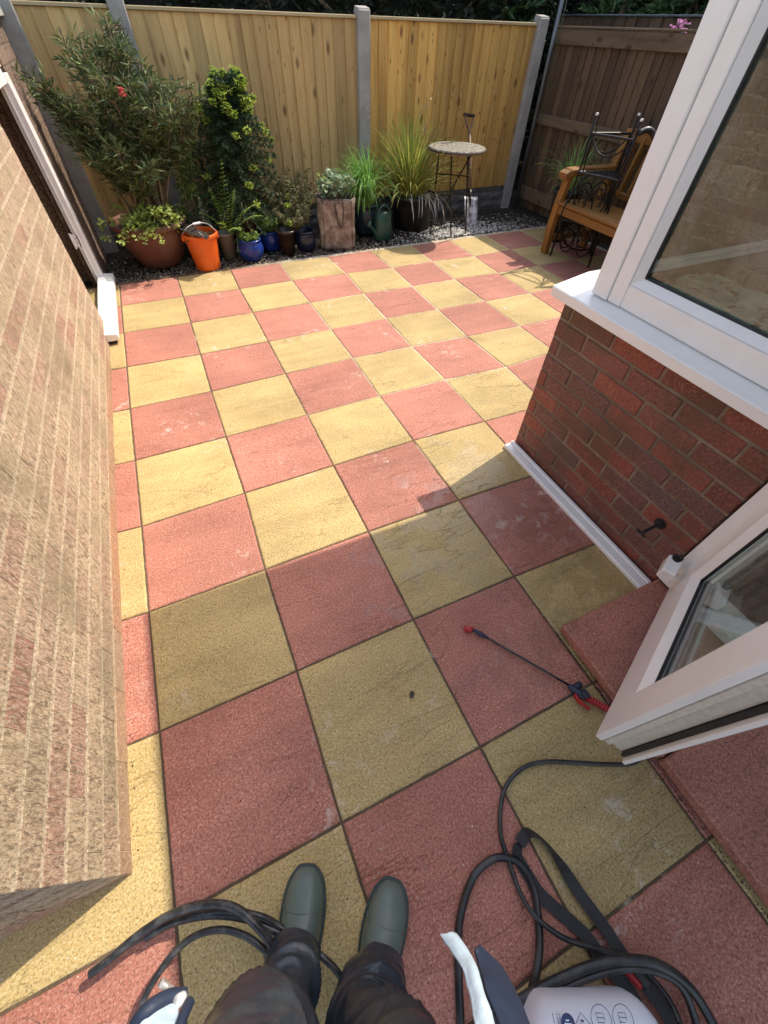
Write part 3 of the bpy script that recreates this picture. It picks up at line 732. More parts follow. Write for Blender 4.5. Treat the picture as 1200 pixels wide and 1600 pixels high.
# little white stop block with its black catch beside the hinge
g = MB(); bc = at(1046, 888, .215); rot = Matrix((dd, nn, ZZ)).transposed()
g.box(bc + Vector((0, 0, 0)), (.085, .045, .05), rot, 0, .005); g.build('stop_block', UPVC, CV)
g = MB(); p = bc + dd * .03 + ZZ * .026
g.tube(crv([p + nn * .012, p + nn * .012 + ZZ * .016, p + ZZ * .022, p - nn * .012 + ZZ * .016, p - nn * .012], 5), .0035, 8); g.tube([p - ZZ * .002, p + ZZ * .003], .014, 14)
g.build('catch', BLACKR, CV)
# door holdback hook on the red wall
p = atx(1032, 818, XW); e = p + Vector((-.085, -.0, -.012))
hk = thing('door_hook', p, 'black metal holdback hook fixed low on the red brick wall', 'hook')
g = MB(); g.tube([p + Vector((.004, 0, 0)), p + Vector((-.006, 0, 0))], .022, 18); g.tube([p + Vector((-.006, 0, 0)), p + Vector((-.016, 0, 0))], [.015, .012], 16); g.build('wall_plate', BLACKR, hk, bev=.0015)
g = MB(); g.tube(crv([p, p + Vector((-.04, 0, -.004)), e], 5), .006, 8); g.tube([e + Vector((0, .018, -.006)), e + Vector((0, -.018, -.006))], .005, 8); g.tube([e + Vector((0, .016, -.006)), e + Vector((-.012, .016, .008))], .004, 8)
g.build('hook_arm', BLACKR, hk, smooth=True)

# raised step by the door
g = MB()
for k in range(5):
    ya = -3.849 - k * .452; yb = ya - .447
    g.box((1.605, (ya + yb) / 2, .0385), (.482, .447, .043), None, 0, .005)
struct(g.build('door_step', PNK))
g = MB(); g.box((1.612, -4.98, .009), (.462, 2.24, .018), None, 0, 0); struct(g.build('door_step_bed', GROUT))

# ================================================================== FENCES
def feather(g, x0, x1, y, z0, z1, pitch=.098, side=1, axis='x', mi=0):
    x = x0; n = 0
    while x < x1 - .01:
        w = min(pitch + U(-.006, .006), x1 - x); a = .005; b = .021; k = U(0, .002)
        zt = z1 - U(0, .003)
        def P(u, d, z): return (u, y - d, z) if axis == 'x' else (y - d, u, z)
        vs = [P(x, 0, z0), P(x + w + .012, 0, z0), P(x + w + .012, a + .004 + k, z0), P(x, b + k, z0), P(x, 0, zt), P(x + w + .012, 0, zt), P(x + w + .012, a + .004 + k, zt), P(x, b + k, zt)]
        g.add(vs, [(0, 3, 2, 1), (4, 5, 6, 7), (0, 1, 5, 4), (1, 2, 6, 5), (2, 3, 7, 6), (3, 0, 4, 7)], mi)
        x += w; n += 1
FY = .84
posts = [(.020 - .10, 'leftmost'), (.655, ''), (2.538, ''), (4.415, '')]
PL = ['grey concrete fence post tight against the tan brick outhouse', 'grey concrete fence post behind the big olive-leaved shrub', 'grey concrete fence post standing bare in the middle of the pine fence', 'grey concrete fence post at the dark corner beyond the spade']
FT = 1.445
for (x, _), lb in zip(posts, PL):
    e = thing('fence_post', (x, FY, 0), lb, 'fence post', 'concrete posts of the back fence')
    h = 1.485 if x > 0 else 1.6
    g = MB(); wd = .112 if x > 0 else .20
    g.box((x, FY + .0, h / 2 - .1), (wd, .105, h + .2), None, 0, .008)
    vs = [(x + a * wd / 2 * .93, FY + b * .049, h - .006) for a, b in ((-1, -1), (1, -1), (1, 1), (-1, 1))] + [(x + a * wd / 2 * .88, FY + b * .044, h + .006 + .012 * (b > 0)) for a, b in ((-1, -1), (1, -1), (1, 1), (-1, 1))]
    g.add(vs, [(0, 1, 5, 4), (1, 2, 6, 5), (2, 3, 7, 6), (3, 0, 4, 7), (4, 5, 6, 7)])
    g.build('post_shaft', CONC, e)
PN = [(.01, .597, FEN, 'narrow end panel of pale pine boards beside the tan brick outhouse'), (.713, 2.480, FEN, 'wide pale pine fence panel behind the conifer and the woven bag'), (2.596, 4.357, FEN2, 'golden knotty pine fence panel behind the round table and spade')]
for a, b, mt, lb in PN:
    e = thing('pine_fence', ((a + b) / 2, FY, .16), lb, 'fence panel', 'pine panels of the back fence')
    g = MB(); zb_ = .215
    feather(g, a, b, FY + .01, zb_, FT - .012, .098); g.build('boards', mt, e)
    for z in (.4, .85, 1.3): g = MB(); g.bar((a, FY + .035, z), (b, FY + .035, z), .04, .045); g.build('rail', mt, e)
    g = MB(); g.box(((a + b) / 2, FY + .004, FT - .002), (b - a, .060, .020), None, 0, .003); g.build('capping', CAP, e)
    g = MB(); nx = int((b - a) / .02); nz = 12      # rock-faced gravel board
    for i in range(nx + 1):
        for k in range(nz + 1):
            x = a + (b - a) * i / nx; z = -.06 + (zb_ + .055) * k / nz
            cs = (z * 12) % 1; bx = ((x * 4.2 + (int(z * 12) % 2) * .5) % 1)
            edge = min(min(cs, 1 - cs) * 3, min(bx, 1 - bx) * 8, 1)
            g.v.append((x, FY - .012 - .022 * edge * (.6 + .5 * mn.noise(Vector((x * 20, 0, z * 20)))), z))
    for i in range(nx):
        for k in range(nz):
            q = i * (nz + 1) + k; g.f.append((q, q + nz + 1, q + nz + 2, q + 1)); g.mi.append(0)
    g.box(((a + b) / 2, FY + .012, .075), (b - a, .03, .27)); g.build('gravel_board', ROCK, e)
# brown right-hand fence
FX = 4.62
e = thing('fence', (FX, -.9, 0), 'dark brown stained board fence with plank rails behind the wooden bench', 'fence')
g = MB(); feather(g, -4.4, .80, FX, .02, 1.33, .098, axis='y'); g.build('boards', BRN, e)
for zc_, hh, th in ((1.375, .10, .035), (.80, .085, .032), (.16, .12, .032)):
    a = .80; g = MB()
    while a > -4.4:
        b = max(a - 1.83, -4.4); g.box((FX - .034, (a + b) / 2, zc_ + U(-.004, .004)), (th, a - b - .004, hh), Matrix.Rotation(U(-.002, .002), 3, 'X'), 0, .004); a = b
    g.build('rail', BRNR, e)
g = MB(); g.box((FX - .02, -1.8, 1.434), (.075, 5.2, .014), None, 0, .003); g.build('capping', BRNR, e)
e = thing('fence', (5.02, -.9, 0), 'neighbour dark brown fence with pale top edge seen just above the brown fence', 'fence')
g = MB(); feather(g, -4.4, 1.3, 5.02, 0, 1.505, .14, axis='y'); g.build('boards', BRN, e)
g = MB(); g.box((5.01, -1.5, 1.513), (.05, 5.7, .014), None, 0, .003); g.build('capping', GALV, e)
# pole with cable in the corner
pb = at(804, 326, 0)
e = thing('pole', pb, 'tall thin grey metal pole with a loose cable in the fence corner', 'pole')
g = MB(); g.tube([pb, pb + Vector((0, 0, 2.5))], .020, 14); g.build('shaft', GALV, e, smooth=True)
g = MB(); g.tube(crv([pb + Vector((.05, -.03, .0)), pb + Vector((.045, -.04, .5)), pb + Vector((.065, -.05, .62)), pb + Vector((.05, -.05, .8)), pb + Vector((.035, -.035, 1.3)), pb + Vector((.03, -.03, 1.8)), pb + Vector((.03, -.03, 2.5))], 6), .0035, 6)
g.build('cable', GRNP, e, smooth=True)

# ================================================================== PLANTS
def stem(g, a, b, r0, r1, sag=.0, seg=5, wob=.02):
    a = Vector(a); b = Vector(b); pts = []
    for i in range(seg + 1):
        t = i / seg; p = a.lerp(b, t) + Vector((mn.noise(a * 7 + Vector((t * 3, 0, 0))), mn.noise(a * 7 + Vector((0, t * 3, 5))), 0)) * wob * math.sin(math.pi * t) * 3
        p.z += sag * math.sin(math.pi * t); pts.append(p)
    g.tube(pts, [r0 + (r1 - r0) * i / seg for i in range(seg + 1)], 6); return pts

# hedge beyond the back fence
def clump_hedge(name, label, x0, x1, y0, y1, z0, z1, n, mat, L=(.05, .1)):
    e = thing(name, ((x0 + x1) / 2, (y0 + y1) / 2, 0), label, 'hedge')
    g = MB(); k = 0; nb = int((x1 - x0) * (y1 - y0 + .6) * 3)
    for i in range(nb): stem(g, (U(x0, x1), (y0 + y1) / 2, 0), (U(x0, x1), U(y0, y1), U(z0 + .4, z1 - .1)), .035, .01)
    g.build('trunk', BARK, e)
    g = MB()
    for i in range(n):
        side = random.random()
        x = U(x0, x1); y = U(y0, y1); z = z0 + (z1 - z0) * random.random() ** .7
        if side < .6 and x1 - x0 > 2: y = y0 + abs(random.gauss(0, .08))
        elif side < .6: x = x0 + abs(random.gauss(0, .08))
        b = mn.noise(Vector((x * 2.2, z * 2.2, y))) * .16
        g.leaf((x, y - b, z + b), rdir(-.7, .5), U(*L), U(*L) * .35)
    g.build('foliage', mat, e)
    return e
clump_hedge('hedge', 'dense hedge, its deep shade coloured almost black, rising behind the pine fence', -1.0, 6.6, 1.42, 2.0, .3, 2.35, 15000, L_HEDGE, (.07, .15))
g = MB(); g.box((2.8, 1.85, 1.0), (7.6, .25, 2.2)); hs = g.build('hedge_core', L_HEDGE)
hs_parent = bpy.data.objects['hedge']; hs.parent = hs_parent; hs.location = -hs_parent.location
def conifer_far(x, y, lb, seed):
    random.seed(seed)
    e = thing('conifer_tree', (x, y, 0), lb, 'tree', 'garden conifers beyond the fences')
    g = MB(); g.tube([(x, y, 0), (x + .03, y, 1.1), (x, y, 2.1)], [.06, .045, .01], 8); g.build('trunk', BARK, e)
    g = MB()
    for k in range(95):
        z = .35 + 1.7 * k / 95; rr = .50 * (1 - (z - .3) / 2.1) ** .5 + .06; a = k * 2.4; d = Vector((math.cos(a), math.sin(a), .18))
        tip = Vector((x, y, z)) + d * rr
        for q in range(7):
            c = Vector((x, y, z)).lerp(tip, .35 + .65 * q / 6)
            for s in range(7): g.leaf(c, (d + rdir(-.5, .6) * .9), U(.06, .12), U(.012, .024))
    g.build('crown', L_CON2, e)
conifer_far(5.75, .35, 'feathery green conifer tip above the corner pole', 11)
conifer_far(5.85, -.35, 'feathery green conifer just left of the pink flowers beyond the brown fence', 12)
conifer_far(4.55, 1.72, 'drooping conifer branches over the concrete corner post', 13)
conifer_far(5.8, -1.0, 'dense green conifer behind the pink flowers beyond the brown fence', 14)
conifer_far(5.55, 1.0, 'feathery green conifer low behind the neighbour fence corner', 15)
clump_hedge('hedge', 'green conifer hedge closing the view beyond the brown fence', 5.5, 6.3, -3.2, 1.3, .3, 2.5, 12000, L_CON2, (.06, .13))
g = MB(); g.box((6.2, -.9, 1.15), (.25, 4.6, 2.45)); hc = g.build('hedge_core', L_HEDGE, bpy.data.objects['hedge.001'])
random.seed(21)

POTG = 'plant pots along the foot of the back fence'
def pot(name, c, prof, mat, label, wob=0, soil=True, cat='plant pot', group=POTG, sq=(1, 1), soilz=None):
    e = thing(name, c, label, cat, group)
    g = MB(); g.lathe(c, prof, 40, 0, wob, sq); g.build('pot_body', mat, e, smooth=True)
    ro = prof[len(prof) // 2]
    if soil:
        r_in = min(p[0] for p in prof[-3:-1]) if len(prof) > 3 else prof[-1][0]
        top = max(p[1] for p in prof); g = MB(); zz = top - .035 if soilz is None else soilz
        rs = prof[-1][0]; n = 24
        vs = [(c[0] + rs * math.cos(6.283 * i / n) * sq[0], c[1] + rs * math.sin(6.283 * i / n) * sq[1], c[2] + zz) for i in range(n)]
        vs.append((c[0], c[1], c[2] + zz + .015)); g.add(vs, [(i, (i + 1) % n, n) for i in range(n)]); g.build('compost', SOIL, e, smooth=True)
    return e
def prof_taper(rb, rt, h, rim=.01, rh=.03, th=.008):
    return [(rb, 0), (rt - .002, h - rh), (rt + rim, h - rh + .002), (rt + rim, h - .004), (rt + rim - .004, h), (rt - th + .004, h), (rt - th, h - .004), (rt - th, h - .06)]
def prof_belly(rb, rm, rt, h, rim=.012, th=.012):
    P = [(rb, 0), (rb + (rm - rb) * .55, h * .15), (rm * .97, h * .38), (rm, h * .58), (rt + (rm - rt) * .5, h * .8), (rt, h * .90), (rt + rim, h * .93), (rt + rim + .002, h * .97), (rt + rim - .004, h), (rt - th + .006, h), (rt - th, h - .008), (rt - th, h - .07)]
    return P

# 1 big terracotta bowl + olive-leaved shrub + lime plant
B0 = Vector((.37, .36, 0))
pot('plant_pot', B0, [(.155, 0), (.17, .02), (.225, .10), (.262, .19), (.275, .25), (.272, .285), (.292, .29), (.300, .305), (.298, .325), (.285, .332), (.262, .328), (.255, .31), (.255, .25)], TERR, 'very large round terracotta bowl in the corner by the left wall', .01, soilz=.29)
sh = thing('shrub', B0 + Vector((0, .03, .28)), 'tall sprawling shrub with narrow grey-green leaves above the terracotta bowl', 'shrub')
gs, gl = MB(), MB(); base = B0 + Vector((.02, .05, .28))
tips = []
random.seed(5)
main = [(50, 120, .35), (100, 60, .42), (150, 45, .45), (185, 60, .40), (235, 120, .3), (285, 130, .45), (270, 170, .25), (200, 130, .2), (120, 150, .2), (150, 190, .3), (220, 200, .2), (255, 220, .35), (150, 250, .15), (185, 235, .1), (90, 170, .3), (130, 100, .5), (215, 90, .5), (300, 190, .4), (160, 120, .15), (240, 165, .2), (110, 215, .2), (75, 150, .4), (165, 25, .35), (60, 135, .3), (125, 60, .3), (300, 150, .35), (200, 95, .3), (230, 265, .1)]
for (u, v, y) in main:
    t = aty(u, v, y); b = base + Vector((U(-.09, .12), U(-.06, .06), 0))
    P = stem(gs, b, t, .010, .003, .02, 7, .02); n = 12
    for k in range(n):
        tt = .42 + .58 * k / (n - 1); p = P[min(int(tt * 7), 6)].lerp(P[min(int(tt * 7) + 1, 7)], tt * 7 % 1)
        for s in range(3):
            d = ((t - b).normalized() * .7 + rdir(-.6, .7) * .8).normalized(); q = p + d * U(.04, .14)
            gs.tube([p, q], [.0025, .0012], 4, caps=False)
            for f in range(9):
                r = p.lerp(q, .25 + .75 * f / 8); gl.leaf(r, (d * .8 + rdir(-.7, .8) * .9).normalized(), U(.05, .095), U(.009, .014))
tr_a, tr_b = base + Vector((.04, 0, 0)), aty(110, 140, .3)
gs.tube(crv([base, aty(190, 265, .22), aty(150, 205, .22), aty(108, 130, .25)], 6), .0075, 8)
gs.build('branches', BARK, sh, smooth=True); gl.build('foliage', L_OLIVE, sh)
g = MB(); c = aty(190, 143, .12)
for k in range(60): g.leaf(c + Vector((U(-.012, .012), U(-.01, .01), U(-.022, .022))), rdir(-.3, .3), .022, .005)
g.build('flower', PETR, sh)
e = thing('leafy_plant', B0 + Vector((0, -.1, .3)), 'bright yellow-green bushy plant spilling over the terracotta bowl rim', 'plant')
g = MB(); gs = MB()
for k in range(80):
    b = B0 + Vector((U(-.16, .2), U(-.16, .02), .29)); d = rdir(.0, .9); d.y -= .35; q = b + d * U(.06, .24); gs.tube([b, q], .002, 4)
    for s in range(14): g.leaf(q + rdir() * U(0, .04), rdir(-.4, .6), U(.026, .045), U(.02, .03))
for k in range(30):
    b = Vector((at(230 + U(-30, 24), 350 + U(-48, 24), .30))) + Vector((0, U(-.0, .03), 0))
    for s in range(12): g.leaf(b + rdir() * .03, rdir(-.8, .3), U(.022, .038), U(.016, .026))
gs.build('stems', BARK, e); g.build('foliage', L_LIME, e)
e = thing('broadleaf_plant', at(258, 372, .25), 'single rounded grey-green leaf hanging over the terracotta bowl rim', 'plant')
g = MB(); p = at(255, 348, .31)
for k in range(8):
    g.leaf(p + Vector((U(-.05, .05), 0, 0)), Vector((U(-.3, .5), -.7, -.4 + U(-.2, .5))), U(.05, .10), U(.05, .075), (0, -.5, 1))
g.build('foliage', L_PALE, e)
# 2 orange bucket with trowels and rubbish inside
BK = Vector((.735, .115, 0)); e = thing('bucket', BK, 'bright orange plastic bucket holding garden tools at the patio edge', 'bucket')
g = MB(); g.lathe(BK, [(.098, 0), (.101, .004), (.132, .235), (.140, .238), (.144, .244), (.145, .262), (.141, .268), (.136, .268), (.131, .262), (.128, .235), (.100, .02), (.0, .018)], 44)
for s in (-1, 1): g.box(BK + Vector((s * .140, 0, .235)), (.02, .035, .04), None, 0, .004)
g.build('bucket_body', ORANGE, e, smooth=False, bev=0)
g = MB()
for k in range(70): g.leaf(BK + Vector((U(-.1, .1), U(-.1, .1), U(.21, .25))), rdir(-.3, .5), .05, .018)
g.build('garden_waste', L_DRY, e)
hp = crv([BK + Vector((-.145, 0, .25)), BK + Vector((-.09, -.03, .31)), BK + Vector((0, .0, .33)), BK + Vector((.09, .02, .31)), BK + Vector((.145, 0, .25))], 6)
g = MB(); g.tube(hp, .0028, 6); g.build('handle', UPVC, e); g = MB(); g.tube([hp[10], hp[14]], .009, 8); g.build('grip', UPVC, e)
e = thing('trowel', BK + Vector((-.03, .0, .27)), 'dark hand trowel lying across the orange bucket', 'trowel')
a, b = at(277, 352, .31), at(322, 368, .28)
g = MB(); g.tube([at(268, 347, .32), at(285, 351, .31)], [.012, .014], 10); g.build('handle', HOSE2, e, smooth=True)
g = MB(); c0, c1 = at(282, 352, .305), at(322, 370, .28); ax = (c1 - c0).normalized(); sd = ax.cross(Vector((0, 0, 1))).normalized()
P = []
for t, wd in ((0, .02), (.2, .055), (.6, .055), (1, .03)):
    c = c0.lerp(c1, t); P += [c - sd * wd, c - Vector((0, 0, .018)), c + sd * wd]
g.add(P, [(i * 3 + j, i * 3 + j + 1, i * 3 + j + 4, i * 3 + j + 3) for i in range(3) for j in range(2)])
o = g.build('blade', SOIL, e, smooth=True); so2 = o.modifiers.new('s', 'SOLIDIFY'); so2.thickness = .003
e = thing('plant_label', at(318, 362, .29), 'small white plastic tag sticking out of the orange bucket', 'plant tag')
g = MB(); g.bar(at(311, 363, .30), at(322, 373, .25), .018, .003); g.build('tag', UPVC, e)

# 3 pots and their plants
pot('plant_pot', Vector((.72, .48, 0)), prof_taper(.085, .115, .26, .010, .04), TERR2, 'weathered pale terracotta pot behind the orange bucket')
pot('plant_pot', Vector((.958, .29, 0)), prof_taper(.062, .072, .20, .006, .02), BEIGE, 'small cylindrical beige pot between orange bucket and round blue pot')
pot('plant_pot', Vector((1.137, .175, 0)), prof_belly(.075, .118, .095, .165), BLUE, 'round bright blue glazed pot nearest the patio, beside the orange bucket')
pot('plant_pot', Vector((1.372, .36, 0)), prof_belly(.07, .095, .085, .16), BLUE, 'smaller bright blue glazed pot behind the dark brown one')
pot('plant_pot', Vector((1.483, .185, 0)), prof_taper(.062, .086, .20, .005, .02), BRGL, 'tapered dark brown glazed pot between the blue and navy pots')
pot('plant_pot', Vector((1.677, .24, 0)), prof_belly(.07, .10, .09, .165), NAVY, 'dark navy glazed pot left of the woven bag')
pot('plant_pot', Vector((1.23, .58, 0)), prof_taper(.085, .125, .24, .010, .04), TERR, 'orange-brown terracotta pot half hidden behind the fern')
pot('plant_pot', Vector((1.12, .62, 0)), prof_taper(.12, .15, .28, .008, .03), BLKP, 'black plastic pot under the dark conifer')
pot('plant_pot', Vector((2.42, .48, 0)), prof_belly(.10, .155, .135, .27), TEALG, 'dark teal glazed pot holding the bright green grass')
pot('plant_pot', Vector((2.97, .52, 0)), prof_taper(.19, .235, .30, .008, .03), BLKP, 'largest black plastic pot under the spiky yellow-green plant', .01)

# potted thin tall plant
def bushy(name, lb, c, h, r, n, mat, L, W, stems=10, leafn=12, zlo=-.4, zhi=.8, droop=0, cat='plant', bark=BARK, top=.3):
    e = thing(name, c, lb, cat); g, gs = MB(), MB(); c = Vector(c)
    for k in range(stems):
        d = rdir(.2, 1); q = c + Vector((d.x * r, d.y * r, h * U(.55, 1)))
        P = stem(gs, c + Vector((d.x * r * .25, d.y * r * .25, 0)), q, .004, .0015, .0, 5, .01)
        for s in range(leafn):
            t = top + (1 - top) * s / leafn * .999; p = P[int(t * 5)].lerp(P[int(t * 5) + 1], t * 5 % 1)
            for f in range(n): g.leaf(p + rdir() * .012, rdir(zlo, zhi) + Vector((0, 0, -droop)), U(.7, 1.2) * L, U(.8, 1.2) * W)
    gs.build('stems', bark, e); g.build('foliage', mat, e); return e
random.seed(31)
bushy('tall_plant', 'tall thin drooping green plant between the shrub and the conifer', (.74, .48, .24), .78, .10, 4, L_MID, .075, .014, 7, 18, -.7, .5, .3)
bushy('small_plant', 'small upright silver-leaved plant just behind the orange bucket', (.84, .34, .0), .55, .05, 3, L_PALE, .025, .014, 4, 16)
bushy('small_plant', 'low leafy plant at the foot of the big shrub left of the pale pot', (.62, .42, .2), .22, .12, 4, L_MID, .05, .02, 10, 6)
# fern
def frond(g, p, d, L, w, droop):
    p = Vector(p); d = Vector(d).normalized(); q = p.copy(); n = 18; sd = d.cross(Vector((0, 0, 1))).normalized(); pts = [q.copy()]
    for i in range(n):
        d = (d + Vector((0, 0, -droop / n * 2 * i / n))).normalized(); q = q + d * L / n; pts.append(q.copy()); t = (i + 1) / n
        l = w * math.sin(math.pi * min(1, .12 + .88 * t)) ** .8 + .004
        for s in (-1, 1): g.leaf(q, (sd * s + d * .35), l, w * .24, (0, 0, 1), .2)
    return pts
e = thing('fern', Vector((1.0, .30, .18)), 'bright green fern with arching fronds above the beige and blue pots', 'fern')
random.seed(9)
fc = Vector((1.0, .27, .18))
for (u, v, y) in ((345, 262, .2), (392, 312, .05), (332, 300, .2), (372, 352, .0), (400, 330, .1), (318, 330, .2), (362, 300, .15), (340, 290, .4)):
    g = MB(); t = aty(u, v, y); d = t - fc; g.tube(frond(g, fc, d + Vector((0, 0, .04)), d.length * 1.12, .050, .8), .0016, 4); g.build('frond', L_FERN, e)
bushy('small_plant', 'tuft of small green leaves in the round bright blue pot', (1.137, .175, .14), .09, .09, 5, L_FERN, .035, .012, 14, 5)
bushy('small_plant', 'mounding fine-leaved plant in the smaller blue pot', (1.372, .36, .14), .16, .14, 5, L_MID, .030, .016, 26, 10)
bushy('small_plant', 'sparse trailing plant with tiny pale flowers above the brown and navy pots', (1.60, .30, .14), .20, .18, 4, L_DRY, .024, .014, 40, 12)
bushy('small_plant', 'wispy dull brown-green bush against the fence behind the blue pots', (1.62, .62, .0), .56, .34, 6, L_DRY, .030, .013, 90, 16, -.3, .8)
bushy('small_plant', 'low green tuft growing in the terracotta pot behind the fern', (1.25, .58, .22), .22, .14, 5, L_MID, .04, .014, 12, 8)
# conifer
e = thing('conifer', Vector((1.12, .62, .25)), 'small dark pyramid conifer with bright lime new tips against the pine fence', 'conifer')
gs, g, gt = MB(), MB(), MB(); random.seed(17)
cb = Vector((1.13, .60, .25)); ct = Vector((1.265, .52, 1.12)); gs.tube([cb, cb.lerp(ct, .5), ct], [.018, .012, .004], 8)
nb = 250
for k in range(nb):
    t = k / nb; c = cb.lerp(ct, .06 + .94 * t); a = k * 2.399 + U(-.3, .3); R = (.42 * (1 - t) ** .8 + .09) * U(.65, 1.15)
    d = Vector((math.cos(a), math.sin(a), .28 - .5 * (1 - t))).normalized(); pts = []
    for i in range(7):
        s = i / 6; pts.append(c + d * R * s + Vector((0, 0, -.10 * s * s * R * 2 + .03 * s * s)))
    gs.tube(pts, [.004 - .0004 * i for i in range(7)], 5)
    sd = d.cross(Vector((0, 0, 1))).normalized()
    for i in range(1, 7):
        for sg in (-1, 1, 0):
            q = pts[i] + (sd * sg * .05 * (1.1 - i / 7) * 1.0 + d * .02); gs.tube([pts[i], q], .0015, 4, caps=False)
            for f in range(13):
                r = pts[i].lerp(q, f / 12); g.leaf(r, (q - pts[i] + d * .05).normalized() * .8 + rdir() * .9, U(.020, .030), .0068)
    front = d.y < .35
    if (t > .74 and random.random() < .6) or random.random() < .17:
        for f in range(46): gt.leaf(pts[6] + rdir() * .020 + d * .012, rdir(-.6, .6) + d * .5, U(.020, .032), .0075)
        if t > .86:
            for f in range(20): gt.leaf(pts[4] + rdir() * .02, rdir(-.6, .6) + d * .5, U(.014, .022), .005)
gs.build('trunk', BARK, e); g.build('needles', L_DARK, e); gt.build('new_tips', L_TIP, e)

# woven bag planter
e = thing('planter_bag', Vector((1.99, .24, 0)), 'tall brown woven growing bag with a dark handle loop', 'planter bag')
g = MB(); A = Vector((1.905, .145, 0)); B = Vector((2.155, .095, 0)); n = 10; ring = []
cx, cy = 2.0, .235; hw, hd = .165, .115; ang = R_(-16); K = 14
for k in range(K + 1):
    z = .40 * k / K; ew = 1 + .10 * math.sin(z * 7) * .3 + .04 * (k / K)
    for i in range(40):
        a = 2 * math.pi * i / 40; ca, sa = math.cos(a), math.sin(a); ex = .38
        x = hw * ew * abs(ca) ** ex * (1 if ca > 0 else -1); y = hd * ew * abs(sa) ** ex * (1 if sa > 0 else -1)
        nz = mn.noise(Vector((a * 1.7 * 1, z * 12, 2.0))) * .012 + mn.noise(Vector((x * 30, y * 30, z * 30))) * .006
        rr_ = 1 + nz * 6
        x *= rr_; y *= rr_
        g.v.append((cx + x * math.cos(ang) - y * math.sin(ang), cy + x * math.sin(ang) + y * math.cos(ang), z + .012 * mn.noise(Vector((a * 2, 0, 0))) * k / K))
for k in range(K):
    for i in range(40):
        g.f.append((k * 40 + i, k * 40 + (i + 1) % 40, (k + 1) * 40 + (i + 1) % 40, (k + 1) * 40 + i)); g.mi.append(0)
bag = g.build('bag_body', BAG, e, smooth=True); sm = bag.modifiers.new('s', 'SOLIDIFY'); sm.thickness = .004
def bagp(fx, z, out=.008):  # point on bag front
    x = hw * fx; y = -hd - out; return Vector((cx + x * math.cos(ang) - y * math.sin(ang), cy + x * math.sin(ang) + y * math.cos(ang), z))
g = MB(); g.tube(crv([bagp(-.08, .37), bagp(-.02, .29, .016), bagp(.12, .20, .02), bagp(.26, .20, .02), bagp(.36, .29, .016), bagp(.36, .38)], 6), .0065, 6, flat=(1, .4)); g.build('handle', BAGS, e)
g = MB()
for fx in (-.80, .80):
    for k in range(24): g.bar(bagp(fx, .02 + k * .0158, .007), bagp(fx + .05, .027 + k * .0158, .007), .004, .004)
for k in range(24): g.bar(bagp(-.85 + k * .07, .392, .006), bagp(-.82 + k * .07, .402, .006), .003, .004)
g.build('stitching', BAGS, e)
g = MB(); g.lathe((cx, cy, .34), [(.0, .02), (.11, .01), (.125, -.01)], 20, squash=(1.15, .85)); g.build('compost', SOIL, e)
random.seed(44)
bushy('leafy_plant', 'pale broad-leaved plant with two yellow tips growing out of the woven bag', (2.0, .23, .36), .22, .17, 2, L_PALE, .060, .042, 20, 6, -.3, .6, 0)
# grass in teal pot
def grass(name, lb, c, n, L, W, mat, spread, droop, z0=0, cat='grass', lean=(0, 0)):
    e = thing(name, c, lb, cat); g = MB(); c = Vector(c)
    for k in range(n):
        a = U(0, 6.283); s = abs(random.gauss(0, spread)); d = Vector((math.cos(a) * s + lean[0], math.sin(a) * s + lean[1], 1)); p = c + Vector((math.cos(a) * U(0, .07), math.sin(a) * U(0, .07), 0))
        g.blade(p, d, L * U(.6, 1.1), W * U(.7, 1.2), droop * U(.5, 1.5), 9)
    g.build('blades', mat, e); return e
grass('ornamental_grass', 'soft bright green grass arching from the dark teal pot', (2.38, .43, .22), 420, .52, .012, L_GRASS, .36, 2.1, lean=(-.16, -.12))
grass('spiky_plant', 'large spiky yellow-green plant in the biggest black pot', (2.90, .48, .26), 520, .64, .015, L_PHOR, .80, .95)
e = thing('dry_leaves', (2.97, .32, .22), 'pale dead blades drooping over the front of the biggest black pot', 'dead leaves'); g = MB()
for k in range(16): g.blade((2.9 + U(-.1, .2), .42, .29), (U(-.6, .7), -1, U(.2, .7)), U(.28, .42), .013, 2.6, 8)
g.build('blades', SHELL, e)
grass('ornamental_grass', 'small grassy plant growing in the shade behind the bench', (4.22, -.36, .42), 110, .42, .009, L_GRASS, .9, 1.5)
pot('plant_pot', Vector((4.22, -.36, 0)), prof_taper(.10, .13, .42, .008, .03), BLKP, 'tall dark pot in the shade between bench and brown fence')
# thin stalk with pale blossoms
e = thing('flower_stalk', (3.0, .66, .2), 'thin stalk with tiny pale pink blossoms in front of the golden panel', 'flower'); gs, g = MB(), MB()
P = crv([(3.0, .62, .28), aty(668, 255, .68), aty(664, 205, .70), aty(667, 152, .72)], 6); gs.tube(P, .002, 5)
for k in range(16):
    p = P[int(U(.42, 1) * (len(P) - 1))] + Vector((U(-.035, .035), U(-.03, .01), U(-.02, .02)))
    for s in range(6): g.leaf(p, rdir(-.3, .6), .014, .010)
for (u, v) in ((578, 175), (576, 183), (655, 182), (573, 170), (676, 180)):
    for s in range(6): g.leaf(aty(u, v, .72), rdir(-.3, .6), .015, .011)
gs.build('stalk', BARK, e); g.build('blossom', PETW, e)
